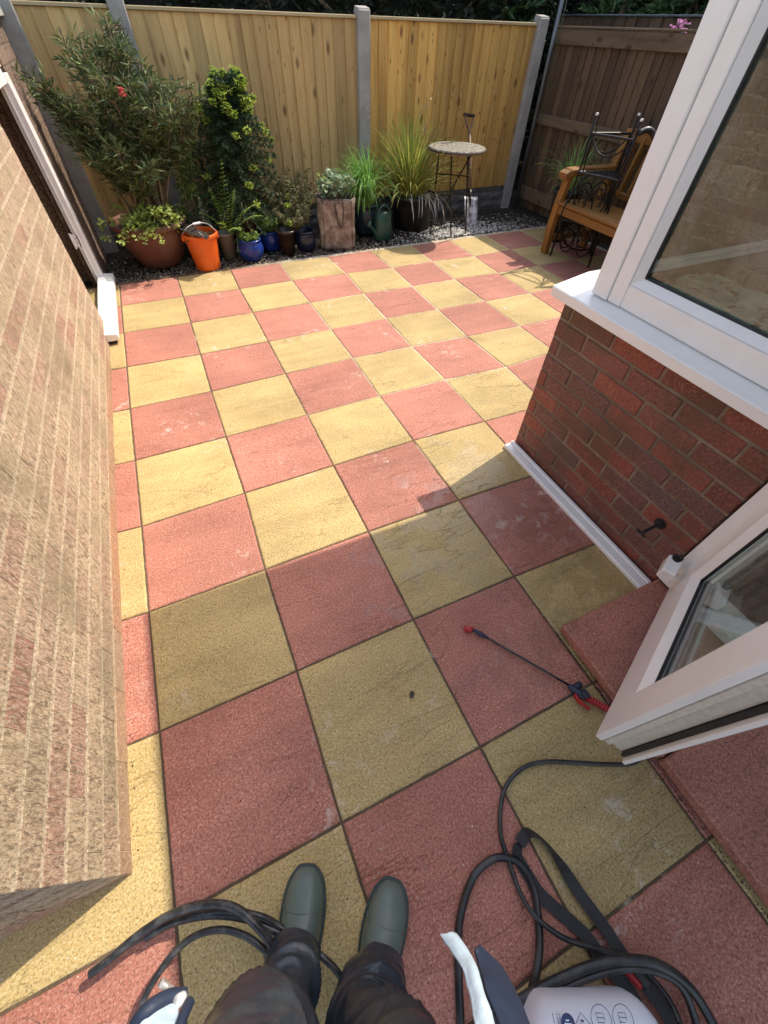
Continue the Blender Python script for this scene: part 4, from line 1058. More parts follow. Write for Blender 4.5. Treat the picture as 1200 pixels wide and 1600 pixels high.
# pink flowers on the brown fence
fl = atx(1056, 54, 4.66); e = thing('flower_pot', fl, 'small pale pot of pink flowers perched on top of the brown fence', 'flower pot')
g = MB(); g.lathe(fl - Vector((0, 0, .04)), prof_taper(.04, .055, .06, .004, .012), 24); g.build('pot_body', SHELL, e, smooth=True)
g, gs = MB(), MB()
for k in range(48):
    q = fl + Vector((U(-.05, .05), U(-.07, .06), U(.0, .07))); gs.tube([fl, q], .0015, 4)
    for s in range(7): g.leaf(q, rdir(-.2, .8), U(.012, .02), .011)
gs.build('stems', L_MID, e); g.build('petals', PETP, e)

# ================================================================== GARDEN OBJECTS
# watering can
WC = Vector((2.50, .265, 0)); e = thing('watering_can', WC, 'dark green plastic watering can standing in front of the teal pot', 'watering can')
g = MB(); g.lathe(WC, [(.078, 0), (.084, .01), (.088, .10), (.080, .19), (.066, .225), (.064, .228), (.058, .222), (.07, .18), (.075, .05)], 32, squash=(1.1, .85)); g.lathe(WC + Vector((.0, 0, .19)), [(.074, 0), (.06, .038), (.03, .05), (0, .05)], 24, squash=(1, .8)); g.build('can_body', GRNP, e, smooth=True)
g = MB(); g.tube(crv([WC + Vector((-.07, -.02, .05)), WC + Vector((-.11, -.04, .09)), WC + Vector((-.165, -.06, .15))], 5), [.022] * 4 + [.016] * 7, 12); g.tube([WC + Vector((-.160, -.058, .145)), WC + Vector((-.185, -.067, .168))], [.018, .03], 14); g.build('spout', GRNP, e, smooth=True)
g = MB(); g.tube(crv([WC + Vector((-.06, -.03, .10)), WC + Vector((-.075, -.04, .19)), WC + Vector((-.03, -.01, .27)), WC + Vector((.04, .01, .275)), WC + Vector((.085, .01, .22)), WC + Vector((.08, 0, .12))], 7), .010, 10); g.build('handle', GRNP, e, smooth=True)
# round table
TC = Vector((3.21, .17, 0)); e = thing('bistro_table', TC, 'small round stone-topped bistro table on folding iron legs', 'table')
g = MB(); TR = .268; TZ = .69
g.lathe(TC + Vector((0, 0, TZ)), [(.0, .012), (.09, .0135), (.20, .013), (TR - .012, .012), (TR - .004, .010), (TR, .004), (TR, -.010), (TR - .006, -.016), (.0, -.016)], 64); g.build('table_top', TBLT, e)
g = MB(); g.tube([TC + Vector((math.cos(a) * (TR + .002), math.sin(a) * (TR + .002), TZ - .004)) for a in [2 * math.pi * k / 64 for k in range(65)]], .006, 6, caps=False); g.build('rim', RUST, e)
lg = [((.15, -.06, TZ - .02), (-.02, .0, .34), (.06, .22, 0)), ((-.17, .03, TZ - .02), (-.16, .06, .3), (-.16, .06, 0)), ((.02, -.17, TZ - .02), (.10, -.13, .36), (.205, -.055, 0)), ((.05, .17, TZ - .02), (.02, .05, .34), (.0, -.10, 0))]
for q in lg:
    g = MB(); g.tube(crv([TC + Vector(p) for p in q], 6), .008, 8); g.build('leg', IRON, e, smooth=True)
g = MB(); g.tube([TC + Vector((-.16, .06, .12)), TC + Vector((.15, .0, .12))], .006, 6); g.build('brace', IRON, e); g = MB(); g.tube([TC + Vector((-.16, .06, .5)), TC + Vector((.10, -.12, .5))], .006, 6); g.build('brace', IRON, e)
# spade leaning on the fence
b0 = at(735, 354, .0); topp = aty(733, 180, .74)
e = thing('spade', b0, 'long-handled spade with shiny muddy blade leaning on the fence behind the table', 'spade')
ax = (topp - b0).normalized(); sd = Vector((1, .12, 0)); sd = (sd - ax * sd.dot(ax)).normalized(); nf = sd.cross(ax)
g = MB(); rows = []
for k in range(9):
    t = k / 8; c = b0 + ax * (.27 * t); wd = .082 + .010 * t
    if t == 0: wd = .078
    for j in range(7):
        u = -1 + j / 3; g.v.append(tuple(c + sd * u * wd + nf * (.016 * (u * u) - .0) + ax * (-.018 * (1 - u * u) if k == 0 else 0)))
for k in range(8):
    for j in range(6): q = k * 7 + j; g.f.append((q, q + 1, q + 8, q + 7)); g.mi.append(0)
o = g.build('blade', STEEL, e, smooth=True); sm = o.modifiers.new('s', 'SOLIDIFY'); sm.thickness = .003
g = MB(); s0_ = b0 + ax * .25; s1_ = topp - ax * .10; g.tube([s0_ - ax * .06, s0_ + ax * .08], [.010, .019], 10); g.build('socket', IRON, e, smooth=True)
g = MB(); g.tube([s0_ + ax * .05, s0_.lerp(s1_, .5) + nf * .004, s1_], [.0175, .016, .0165], 10)
g.tube(crv([s1_ - ax * .02, s1_ + ax * .03 - sd * .035, topp - sd * .056], 5), .010, 8); g.tube(crv([s1_ - ax * .02, s1_ + ax * .03 + sd * .035, topp + sd * .056], 5), .010, 8)
g.build('shaft', ASH, e, smooth=True)
g = MB(); g.tube([topp - sd * .066, topp + sd * .066], .014, 12); g.build('handle', RUST, e, smooth=True)
# bench
BX, BY = 3.865, -.655
e = thing('garden_bench', (BX, BY, 0), 'orange-stained wooden garden bench against the brown fence', 'bench')
ylen = 1.30
def bleg(y, x, zt, nm='leg', lean=0):
    g = MB(); g.bar((x, y, 0), (x + lean, y, zt), .055, .062, (0, 1, 0), 0, .006); g.build(nm, BENCHV, e)
for y in (BY, BY - ylen):
    g = MB(); P = [(BX + .00, 0), (BX - .012, .20), (BX - .004, .40), (BX + .03, .60)]
    for (xa, z_a), (xb, z_b) in zip(P, P[1:]): g.bar((xa, y, z_a), (xb, y, z_b + .004), .055, .066, (0, 1, 0), 0, .004)
    g.build('leg', BENCHV, e)
    g = MB(); P = [(4.36, 0), (4.36, .40), (4.40, .65), (4.45, .88)]
    for (xa, z_a), (xb, z_b) in zip(P, P[1:]): g.bar((xa, y, z_a), (xb, y, z_b + .004), .055, .060, (0, 1, 0), 0, .004)
    g.build('leg', BENCHV, e)
    g = MB(); pts = [(BX - .05, .598), (BX + .0, .622), (BX + .15, .628), (BX + .35, .622), (4.42, .625)]
    for (xa, z_a), (xb, z_b) in zip(pts, pts[1:]): g.bar((xa - .003, y, z_a), (xb, y, z_b), .095, .056, (0, 0, 1), 0, .007)
    g.build('arm', BENCH, e)
    g = MB(); g.bar((BX, y, .13), (4.36, y, .13), .03, .05, (0, 0, 1), 0, .004); g.bar((BX, y, .34), (4.36, y, .34), .03, .07, (0, 0, 1), 0, .004); g.build('side_rail', BENCH, e)
g = MB(); g.bar((BX - .0, BY, .362), (BX - .0, BY - ylen, .362), .034, .062, (0, 0, 1), 0, .005); g.build('front_rail', BENCH, e)
for k in range(6):
    x = BX + .0 + k * .082; g = MB(); g.bar((x, BY + .02, .412 - .004 * k), (x, BY - ylen - .02, .412 - .004 * k), .068, .024, (0, 0, 1), 0, .004); g.build('seat_slat', BENCH, e)
g = MB(); g.bar((4.45, BY, .85), (4.45, BY - ylen, .85), .034, .085, (0, 0, 1), 0, .006); g.bar((4.375, BY, .47), (4.375, BY - ylen, .47), .034, .05, (0, 0, 1), 0, .006); g.build('back_rail', BENCH, e)
for k in range(12):
    y = BY - .09 - k * .10; g = MB(); g.bar((4.376, y, .47), (4.446, y, .85), .022, .058, (1, 0, 0), 0, .003); g.build('back_slat', BENCHV, e)
# wrought iron plant stand in front of the bench
c4 = [Vector((3.74, -.80, 0)), Vector((4.02, -.86, 0)), Vector((3.97, -1.14, 0)), Vector((3.69, -1.08, 0))]
tops = [at(935, 172, 1.02), at(1002, 170, 1.03), at(1003, 187, 1.0)]
cA, cB, cC = tops; cD = cA + cC - cB
cz = [cA, cB, cC, cD]; ctr = sum(cz, Vector()) / 4
e = thing('plant_stand', Vector((ctr.x, ctr.y, 0)), 'black wrought iron plant stand with white-capped corner rods by the bench', 'plant stand')
NL = 3
ctr = (cA + cB + cC) / 3
def cpt(i, z, k=1.0): q = ctr + (cz[i] - ctr) * k; return Vector((q.x, q.y, z))
for i in range(NL):
    g = MB(); g.tube([cpt(i, .0, 1.12), cpt(i, .35, 1.06), cpt(i, .66), cpt(i, .99)], .0085, 8); lo = g.build('rod', IRON, e, smooth=True)
    g = MB(); p = cpt(i, .99); g.tube([p, p + Vector((0, 0, .016))], [.012, .010], 12); g.build('cap', UPVC, lo, smooth=True)
for z, k in ((.885, 1.0), (.64, 1.06), (.30, 1.06)):
    g = MB()
    for i in range(NL): g.tube([cpt(i, z, k), cpt((i + 1) % NL, z, k)], .009, 8)
    if z < .8:
        for q in range(1, 8):
            t = q / 8; g.tube([cpt(0, z, k).lerp(cpt(1, z, k), t), cpt(0, z, k).lerp(cpt(2, z, k), t)], .0055, 6)
        for q in range(1, 5):
            t = q / 5; g.tube([cpt(1, z, k).lerp(cpt(0, z, k), t), cpt(1, z, k).lerp(cpt(2, z, k), t)], .0055, 6)
    g.build('shelf', IRON, e)
for i in range(NL):
    g = MB(); a, b = cpt(i, .885), cpt((i + 1) % NL, .885)
    g.tube(crv([a, a.lerp(b, .25) - Vector((0, 0, .09)), a.lerp(b, .5) - Vector((0, 0, .12)), a.lerp(b, .75) - Vector((0, 0, .09)), b], 5), .006, 6)
    a, b = cpt(i, .99), cpt((i + 1) % NL, .885); g.tube([a, cpt(i, .885).lerp(cpt((i + 1) % NL, .885), .12)], .003, 5)
    if i < 2 or True: g2 = MB(); g2.tube([cpt(i, .30, .82), cpt(i, .64, .86), cpt(i, .885, .9)], .006, 6); g2.build('inner_rod', IRON, e)
    # scrolls
    for zc, rr_ in ((.47, .085), (.15, .10)):
        for s in (.3, .7):
            m_ = cpt(i, zc, 1.06).lerp(cpt((i + 1) % NL, zc, 1.06), s); ux = (cpt((i + 1) % NL, 0) - cpt(i, 0)).normalized() * (1 if s < .5 else -1)
            P = []
            for k in range(34):
                a_ = k * .32; r_ = rr_ * (1 - k / 44); P.append(m_ + ux * r_ * math.cos(a_) + Vector((0, 0, 1)) * r_ * math.sin(a_) * 1.3)
            g.tube(P, .0062, 5)
    g.build('scrollwork', IRON, e, smooth=True)
g = MB(); g.tube(crv([aty(918, 270, -.84), aty(892, 305, -.86), aty(875, 345, -.88), aty(884, 380, -.9), aty(905, 391, -.92), aty(928, 384, -.94), aty(938, 355, -.96), aty(925, 335, -.95), aty(908, 345, -.94)], 6), .007, 8); g.build('front_curl', IRON, e, smooth=True)
g = MB(); g.tube(crv([aty(960, 285, -1.0), aty(948, 325, -1.0), aty(940, 372, -1.0), aty(925, 388, -.98)], 6), .007, 8); g.build('front_curl', IRON, e, smooth=True)
# hose gun on the top ring
p = at(1012, 207, .93); e = thing('hose_nozzle', p, 'grey and lime green hose nozzle hooked on the plant stand top', 'hose nozzle')
g = MB(); g.tube(crv([p + Vector((-.09, .0, .0)), p + Vector((-.03, -.01, .018)), p + Vector((.02, -.03, .0)), p + Vector((.045, -.06, -.04))], 6), .020, 12); g.build('nozzle_body', SHED, e, smooth=True)
g = MB(); g.tube([p + Vector((.045, -.06, -.04)), p + Vector((.055, -.075, -.062))], .021, 12); g.build('nozzle_ring', L_TIP, e, smooth=True)

# ================================================================== SPRAYER, HOSES
e = thing('spray_lance', at(725, 984, .01), 'black spray lance with red tip and red grip lying on the wet slabs', 'spray lance')
a = at(748, 989, .014); b = at(893, 1073, .016)
g = MB(); g.tube([a, a.lerp(b, .5), b], .0042, 10); g.build('rod', HOSE, e, smooth=True)
n0 = at(725, 982.5, .014); n1 = at(736, 983.5, .014)
g = MB(); g.tube([n0, n0.lerp(n1, .5), n1, n1.lerp(a, .2)], [.008, .0105, .0115, .009], 14); g.build('nozzle', REDP, e, smooth=True)
g = MB(); g.tube([n1, at(744, 986, .014), at(750, 990, .014), at(762, 997, .014)], [.006, .006, .0088, .005], 12); g.build('elbow', NAVP, e, smooth=True)
h0, h1, h2 = at(889, 1071, .018), at(905, 1084, .02), at(922, 1092, .02)
g = MB(); g.tube([h0, h0.lerp(h1, .5), h1, h1 + (h2 - h1) * .5], [.008, .013, .016, .012], 12); g.box(h1 + Vector((.012, .022, .004)), (.028, .02, .026), None, 0, .006); g.box(h1 + Vector((.012, -.010, .010)), (.022, .026, .022), None, 0, .005); g.build('valve', NAVP, e, smooth=False)
g = MB(); g.tube(crv([at(898, 1086, .02), at(906, 1097, .024), at(921, 1108, .018)], 5), .010, 8, flat=(.5, 1.1)); g.build('trigger', REDP, e, smooth=True)
g = MB(); P = [h1.lerp(at(958, 1112, .022), t) for t in [k / 24 for k in range(25)]]; g.tube(P, [.0125 if k % 2 else .0095 for k in range(25)], 12); g.build('grip', REDP, e)
e0 = at(958, 1112, .022)
HZ = .009
# thin hose, from under the door around to the tank
def px(l, z=HZ): return [at(q[0], q[1], q[2] if len(q) > 2 else z) for q in l]
g = MB(); g.tube(crv([e0] + px([(990, 1140), (1010, 1170), (990, 1192), (945, 1194), (905, 1192), (860, 1190), (825, 1196), (798, 1217), (784, 1250), (782, 1300), (795, 1345, .012), (815, 1400, .020), (840, 1435, .030), (880, 1465, .036), (930, 1482, .034), (968, 1492, .030), (1010, 1520, .03), (1050, 1570, .05), (1075, 1640, .08)]), 8), .0062, 10)
tag(g.build('hose', HOSE, smooth=True), 'thin black rubber hose looping from under the open door towards the tank', 'hose')
g = MB(); g.tube(crv(px([(722, 1640), (718, 1560), (716, 1470), (722, 1420), (740, 1370), (765, 1345), (790, 1340), (815, 1352), (833, 1385), (841, 1430, .010), (843, 1480, .016), (838, 1520, .02), (828, 1560, .012), (815, 1640)], .011), 8), .0095, 10)
tag(g.build('hose', HOSE, smooth=True), 'medium black hose in a tall narrow loop beside the right boot', 'hose')
g = MB(); g.tube(crv(px([(690, 1720, .03), (760, 1610, .035), (805, 1568, .045), (870, 1532, .06), (930, 1508, .075), (985, 1500, .085), (1030, 1508, .085), (1070, 1535, .07), (1100, 1575, .05), (1130, 1640, .03), (1140, 1720, .02)]), 8), .0105, 10)
g.tube(crv(px([(760, 1640, .03), (815, 1584, .04), (880, 1545, .055), (940, 1521, .07), (990, 1513, .08), (1035, 1521, .08), (1066, 1544, .065), (1085, 1590, .04), (1098, 1650, .02)]), 8), .008, 10)
tag(g.build('hose', HOSE, smooth=True), 'thick doubled black hose arching above the white tank', 'hose')
# big scuffed hose bundle at the left of the boots
e = thing('cable_bundle', at(300, 1480, 0), 'thick scuffed black hose bundle curving out from the left boot', 'hose')
for pts, r in (([(141, 1522, .06), (170, 1500, .065), (215, 1462, .075), (265, 1430, .09), (315, 1414, .10), (360, 1416, .11), (395, 1440, .11), (425, 1478, .09), (450, 1530, .05)], .0092),
               ([(228, 1466, .050), (270, 1442, .06), (330, 1430, .07), (385, 1436, .07), (430, 1455, .06), (480, 1480, .05)], .0082),
               ([(205, 1640, .05), (222, 1570, .06), (245, 1525, .07), (275, 1485, .075), (310, 1460, .08), (350, 1453, .08), (390, 1466, .08), (425, 1495, .07)], .0072),
               ([(150, 1514, .045), (200, 1478, .05), (270, 1440, .06), (340, 1424, .075), (400, 1430, .08), (440, 1450, .06), (520, 1510, .05), (560, 1580, .04)], .0072)):
    g = MB(); g.tube(crv([at(*q) for q in pts], 8), r, 12); g.build('hose_strand', HOSE2, e, smooth=True)
# straps
e = thing('strap', at(810, 1310, 0), 'flat black webbing strap folded in a long loop beside the hoses', 'strap')
g = MB()
P = crv(px([(812, 1318, .012), (826, 1301, .016), (850, 1315, .014), (876, 1350, .014), (905, 1395, .016), (945, 1450, .02), (985, 1510, .03), (1040, 1580, .03), (1080, 1660, .03)]), 8)
ups = []
for i, p in enumerate(P):
    t = i / (len(P) - 1); tw = math.sin(min(1, t * 2.2) * math.pi); ups.append(Vector((.75 * tw, .45 * tw, 1 - .75 * tw * .8)).normalized())
g.ribbon(P, .030, .0022, ups)
P = crv(px([(812, 1316, .010), (808, 1335, .006), (822, 1362, .006), (845, 1398, .008), (880, 1430, .007), (915, 1462, .012), (950, 1510, .018), (990, 1560, .02), (1020, 1640, .02)]), 8); ups = []
for i, p in enumerate(P):
    t = i / (len(P) - 1); tw = max(0, 1 - t * 5); ups.append(Vector((.9 * tw, .3 * tw, 1 - .8 * tw)).normalized())
g.ribbon(P, .030, .0022, ups); g.build('webbing', WEB, e)
# tank
e = thing('sprayer_tank', at(900, 1620, 0), 'white plastic sprayer tank with printed warning pictograms lying by the straps', 'sprayer tank')
ZT_ = .17
def T(u, v, dz=0): return at(u, v, ZT_ + dz)
O = T(836, 1582); Ux = (T(972, 1580) - O).normalized(); Uy = (T(806 + 10, 1700) - O); Uy = (Uy - Ux * Uy.dot(Ux)).normalized(); Uz = Vector((0, 0, 1))
if Uy.cross(Ux).z < 0: pass
TW = (T(968, 1580) - O).length + .135; TL = .36
g = MB(); K = 26; nz = 16
def sect(s):  # half-width centre offsets along length s (0..TL)
    f = min(1, math.sqrt(max(0, 1 - (1 - min(1, s / .05)) ** 2))); wd = TW * .5 * (.78 + .22 * min(1, (s / .11) ** .9)) * (.75 + .25 * f); return wd, f
cen = TW * .5
for k in range(K + 1):
    s = TL * (k / K) ** 1.5; wd, f = sect(s); hh = (.085) * (.35 + .65 * f)
    for i in range(48):
        a = 2 * math.pi * i / 48; ca, sa = math.cos(a), math.sin(a); ex = .42
        x = wd * abs(ca) ** ex * (1 if ca > 0 else -1); z = hh * abs(sa) ** .55 * (1 if sa > 0 else -1)
        sh_ = -.0 if x < 0 else 0
        g.v.append(tuple(O + Ux * (cen - .02 + x) + Uy * (s - .012) + Uz * (z - .085)))
for k in range(K):
    for i in range(48): q = k * 48 + i; r_ = k * 48 + (i + 1) % 48; g.f.append((q, r_, r_ + 48, q + 48)); g.mi.append(0)
g.f.append(tuple(range(48))[::-1]); g.f.append(tuple(K * 48 + i for i in range(48))); g.mi += [0, 0]
tk = g.build('tank_body', TANK, e, smooth=True)
tk.data.validate()
g = MB(); zt = .0018
def D(x, y, dz=0): return O + Ux * x + Uy * y + Uz * (zt + dz)
def disc(x, y, r, dz=0, n=28): vs = [D(x + r * math.cos(6.2832 * i / n), y + r * math.sin(6.2832 * i / n), dz) for i in range(n)]; g.add(vs, [tuple(range(n))])
def ringd(x, y, r, w=.0012, n=32, ks=None):
    vs = []
    for i in range(n):
        c_, s_ = math.cos(6.2832 * i / n), math.sin(6.2832 * i / n); vs += [D(x + (r - w) * c_, y + (r - w) * s_), D(x + r * c_, y + r * s_)]
    g.add(vs, [(2 * i, 2 * i + 1, (2 * i + 3) % (2 * n), (2 * i + 2) % (2 * n)) for i in range(n)])
def line(x0, y0, x1, y1, w=.0011, dz=0):
    d = Vector((x1 - x0, y1 - y0)); L = d.length; nx_, ny_ = -d.y / L * w / 2, d.x / L * w / 2
    g.add([D(x0 - nx_, y0 - ny_, dz), D(x1 - nx_, y1 - ny_, dz), D(x1 + nx_, y1 + ny_, dz), D(x0 + nx_, y0 + ny_, dz)], [(0, 1, 2, 3)])
def diamond(x, y, r):
    P = [(x, y - r), (x + r, y), (x, y + r), (x - r, y)]
    for a_, b_ in zip(P, P[1:] + P[:1]): line(*a_, *b_)
xs = .052
line(xs - .018, -.0, xs - .012, .20)
for k in range(6):
    yy = .014 + k * .037
    disc(xs + .010 + k * .002, yy, .0135)
    P = [(xs - .010, yy - .012), (xs - .004, yy - .012), (xs - .003, yy + .013), (xs - .009, yy + .013)]
    for a_, b_ in zip(P, P[1:] + P[:1]): line(*a_, *b_, .0008)
    for q in range(3): line(xs - .0085 + q * .0018, yy - .008, xs - .008 + q * .0018, yy + .009, .0005)
    diamond(xs + .039 + k * .002, yy + .002, .0155)
    if k % 3 == 0: line(xs + .033, yy + .004, xs + .045, yy + .003, .004); line(xs + .036, yy - .004, xs + .042, yy - .002, .003)
    elif k % 3 == 1: line(xs + .038, yy - .006, xs + .040, yy + .008, .003); line(xs + .034, yy + .006, xs + .046, yy + .006, .002); line(xs + .04, yy - .004, xs + .046, yy - .007, .0015)
    else:
        for q in range(7): a_ = -2.6 + q * .35; line(xs + .041, yy + .010, xs + .041 + .014 * math.cos(a_), yy + .010 + .014 * math.sin(a_), .0012)
for k in range(5):
    for c_ in range(2):
        xx = xs + .078 + c_ * .044 + k * .003; yy = .010 + k * .046; ringd(xx, yy, .0205)
        for q in range(4): line(xx - .010 + U(0, .004), yy - .009 + q * .006, xx + U(.002, .011), yy - .008 + q * .006, .0011)
        line(xx - .008, yy - .008, xx - .007, yy + .006, .001); line(xx + .006, yy - .010, xx + .007, yy + .002, .001)
g.build('label_print', INK, tk)
# white symbols inside the dark discs
g = MB()
for k in range(6):
    yy = .014 + k * .037; xx = xs + .010 + k * .002
    line(xx - .007, yy, xx + .007, yy + .001, .0022, .0006); line(xx - .004, yy - .004, xx + .003, yy - .004, .0018, .0006)
g.build('symbol_print', TANK, tk)
g = MB(); q = at(990, 1530, .045); g.box(q, (.014, .036, .014), Matrix.Rotation(.3, 3, 'Z'), 0, .004); g.build('clip', REDP, e); g = MB(); g.box(q + Vector((.018, -.006, -.004)), (.022, .04, .02), Matrix.Rotation(.3, 3, 'Z'), 0, .005); g.build('buckle', BLKP, e)
g = MB(); q = O + Ux * (TW - .01) + Uy * .03 + Uz * -.03
g.tube(crv([q, q + Ux * .035 + Uy * .03, q + Ux * .03 + Uy * .10, q + Uy * .15], 5), .010, 10); g.build('carry_handle', BLKP, e, smooth=True)

# ================================================================== LEAF LITTER
for (u, v, a, lb) in ((644, 1086, .6, 'curled black dead leaf alone on a yellow slab'),):
    g = MB(); p = at(u, v, .004)
    g.add([p + Vector(q) for q in ((-.011, -.004, 0), (-.002, -.011, .004), (.008, .002, .012), (.004, .014, .003), (-.006, .008, .006), (0, 0, .003))], [(0, 1, 5), (1, 2, 5), (2, 3, 5), (3, 4, 5), (4, 0, 5)])
    o = tag(g.build('dead_leaf', BLKP), lb, 'dead leaf'); sm = o.modifiers.new('s', 'SOLIDIFY'); sm.thickness = .0008
g = MB()
for k in range(300):
    x = U(0, 1.8); y = U(-4.5, 0); pebble(g, (x, y, .0015), U(.0008, .0022), random.random() < .35)
for k in range(70):   # crumbs along the wall foot
    y = U(-3.9, -.9); pebble(g, (-.083 + abs(random.gauss(0, .008)), y, .003), U(.001, .0028), random.random() < .2)
for k in range(260): y = U(-3.84, -4.7); pebble(g, (1.364 - abs(random.gauss(0, .005)), y, .001), U(.001, .0022), 0)
struct(tag(g.build('grit', [SOIL, SHELL]), 'loose grit crumbs scattered over the paving and along the wall foot', 'grit'), 'stuff')

# ================================================================== PERSON
random.seed(3)
PE = thing('person', (.36, -4.33, 0), 'person seen from above in green wellington boots and dark waterproof trousers', 'person')
def skin_mesh(name, verts, edges, radii, mat, parent, sub=2, disp=None):
    me = bpy.data.meshes.new(name); me.from_pydata([tuple(v) for v in verts], edges, []); me.materials.append(mat)
    o = bpy.data.objects.new(name, me); COL.objects.link(o); o.parent = parent
    if parent is not None and parent.type == 'EMPTY': o.location = -parent.location
    sk = o.modifiers.new('skin', 'SKIN'); sk.use_smooth_shade = True
    for d_, r in zip(me.skin_vertices[0].data, radii): d_.radius = r if isinstance(r, tuple) else (r, r)
    me.skin_vertices[0].data[0].use_root = True
    ss = o.modifiers.new('sub', 'SUBSURF'); ss.levels = ss.render_levels = sub
    if disp:
        tx = bpy.data.textures.new(name, 'CLOUDS'); tx.noise_scale = disp[0]; tx.noise_depth = 3
        dm = o.modifiers.new('disp', 'DISPLACE'); dm.texture = tx; dm.strength = disp[1]; dm.mid_level = .5; dm.texture_coords = 'LOCAL'
    return o
aL0, aL1 = at(480, 1353, .03), at(468, 1452, .05); aR0, aR1 = at(616, 1376, .03), at(596, 1478, .05)
def boot(toe, back):
    toe = Vector((toe.x, toe.y, 0)); ax = Vector((back.x, back.y, 0)) - toe; ax.normalize(); sx = Vector((-ax.y, ax.x, 0)); L = .29
    S_ = [(0, .012, .020), (.008, .028, .034), (.03, .042, .052), (.06, .049, .062), (.09, .051, .070), (.12, .049, .080), (.15, .044, .096), (.18, .040, .125), (.21, .040, .17), (.24, .040, .20), (.27, .037, .20), (.288, .022, .17)]
    g = MB(); n = 20
    for s, wd, h in S_:
        for i in range(n):
            a = 2 * math.pi * i / n; ca, sa = math.cos(a), math.sin(a)
            x = wd * abs(ca) ** .8 * (1 if ca > 0 else -1); z = .012 + (h - .012) * (max(0, sa) ** .75) if sa > 0 else .012 + .010 * sa
            g.v.append(tuple(toe + ax * s + sx * x + Vector((0, 0, z))))
    k = len(S_)
    for a in range(k - 1):
        for i in range(n): q = a * n + i; r = a * n + (i + 1) % n; g.f.append((q, r, r + n, q + n)); g.mi.append(0)
    g.f += [tuple(range(n))[::-1], tuple((k - 1) * n + i for i in range(n))]; g.mi += [0, 0]
    c = toe + ax * .235
    g.tube([c + Vector((0, 0, .10)), c + Vector((0, 0, .2)), c + Vector((0, 0, .36))], [.046, .052, .062], 20)
    o = g.build('boot', BOOT, PE, smooth=True); ss = o.modifiers.new('s', 'SUBSURF'); ss.levels = ss.render_levels = 1
    g = MB(); rim = []
    for s, wd, h in S_: rim.append(toe + ax * s + sx * (wd + .0045))
    for s, wd, h in S_[::-1]: rim.append(toe + ax * s - sx * (wd + .0045))
    rim[0] -= ax * .004; rim[-1] -= ax * .004
    rim = crv(rim + [rim[0]], 4)[:-1]; m_ = len(rim); g.add([p + Vector((0, 0, z)) for z in (0, .018) for p in rim], [(i, (i + 1) % m_, (i + 1) % m_ + m_, i + m_) for i in range(m_)] + [tuple(range(m_))[::-1], tuple(range(m_, 2 * m_))]); g.build('sole', BOOTS, o)
    g = MB(); P = []
    bt = bpy.data.textures.new('boot_relief', 'CLOUDS'); bt.noise_scale = .05; dm = o.modifiers.new('d', 'DISPLACE'); dm.texture = bt; dm.strength = .004; dm.mid_level = .5
    for i in range(13):
        a = math.pi * i / 12; P.append(toe + ax * (.072 + .012 * math.sin(a)) + sx * .0512 * math.cos(a) * .98 + Vector((0, 0, .016 + .052 * math.sin(a) ** .75)))
    g.tube(P, .0014, 6); g.build('seam', BOOT, o, smooth=True)
    return toe, ax, sx
tL = boot(aL0, aL1); tR = boot(aR0, aR1)
ankL = tL[0] + tL[1] * .225 + Vector((0, 0, .10)); ankR = tR[0] + tR[1] * .225 + Vector((0, 0, .10))
kL = at(372, 1700, .50); kR = at(640, 1710, .50); hL = Vector((.27, -4.50, .88)); hR = Vector((.44, -4.56, .88)); hip = (hL + hR) / 2 + Vector((0, 0, .05))
skin_mesh('body', [hip, hL, kL, ankL, hR, kR, ankR, hip + Vector((.01, -.02, .2)), hip + Vector((.02, .0, .42)), hip + Vector((.03, .02, .52)), hip + Vector((.05, .05, .66)), hip + Vector((.06, .06, .74))],
          [(0, 1), (1, 2), (2, 3), (0, 4), (4, 5), (5, 6), (0, 7), (7, 8), (8, 9), (9, 10), (10, 11)], [.10, .07, .05, .035, .07, .05, .035, .11, .13, .055, .085, .08], SKIN, PE)
# trousers: lofted legs with folds, cuffs bunched over the boots
def trouser_leg(g, pts, radii, seed, n=110, kk=26):
    P = crv(pts, kk); R = []
    for i in range(len(radii) - 1):
        for j in range(kk): t = j / kk; t = t * t * (3 - 2 * t); R.append(tuple(radii[i][q] * (1 - t) + radii[i + 1][q] * t for q in range(2)))
    R.append(radii[-1]); b = len(g.v); L = len(P)
    u = Vector((1, -.35, 0)).normalized()
    for i, p in enumerate(P):
        t = (P[min(i + 1, L - 1)] - P[max(i - 1, 0)]).normalized(); uu = (u - t * u.dot(t)).normalized(); v = t.cross(uu)
        for j in range(n):
            a = 2 * math.pi * j / n; dirv = uu * math.cos(a) * R[i][0] + v * math.sin(a) * R[i][1]
            q = p + dirv; sq = Vector((q.x * 5 + seed, q.y * 5, q.z * 10))
            wv = Vector((mn.noise(sq * .6), mn.noise(sq * .6 + Vector((9, 0, 0))), 0)) * 1.3
            rid = 1 - abs(mn.noise(sq + wv)) * 2.4                      # sharp creases
            rid2 = 1 - abs(mn.noise(sq * 2.3 + wv * 2)) * 2.4
            f = mn.noise(sq * .5) * .030 + max(-.3, rid) * abs(rid) * .015 + max(-.3, rid2) * abs(rid2) * .0035
            g.v.append(tuple(q + dirv.normalized() * f))
    for i in range(L - 1):
        for j in range(n): q = b + i * n + j; r = b + i * n + (j + 1) % n; g.f.append((q, r, r + n, q + n)); g.mi.append(0)
g = MB()
cL = tL[0] + tL[1] * .140 + Vector((0, 0, .075)); cR = tR[0] + tR[1] * .140 + Vector((0, 0, .075))
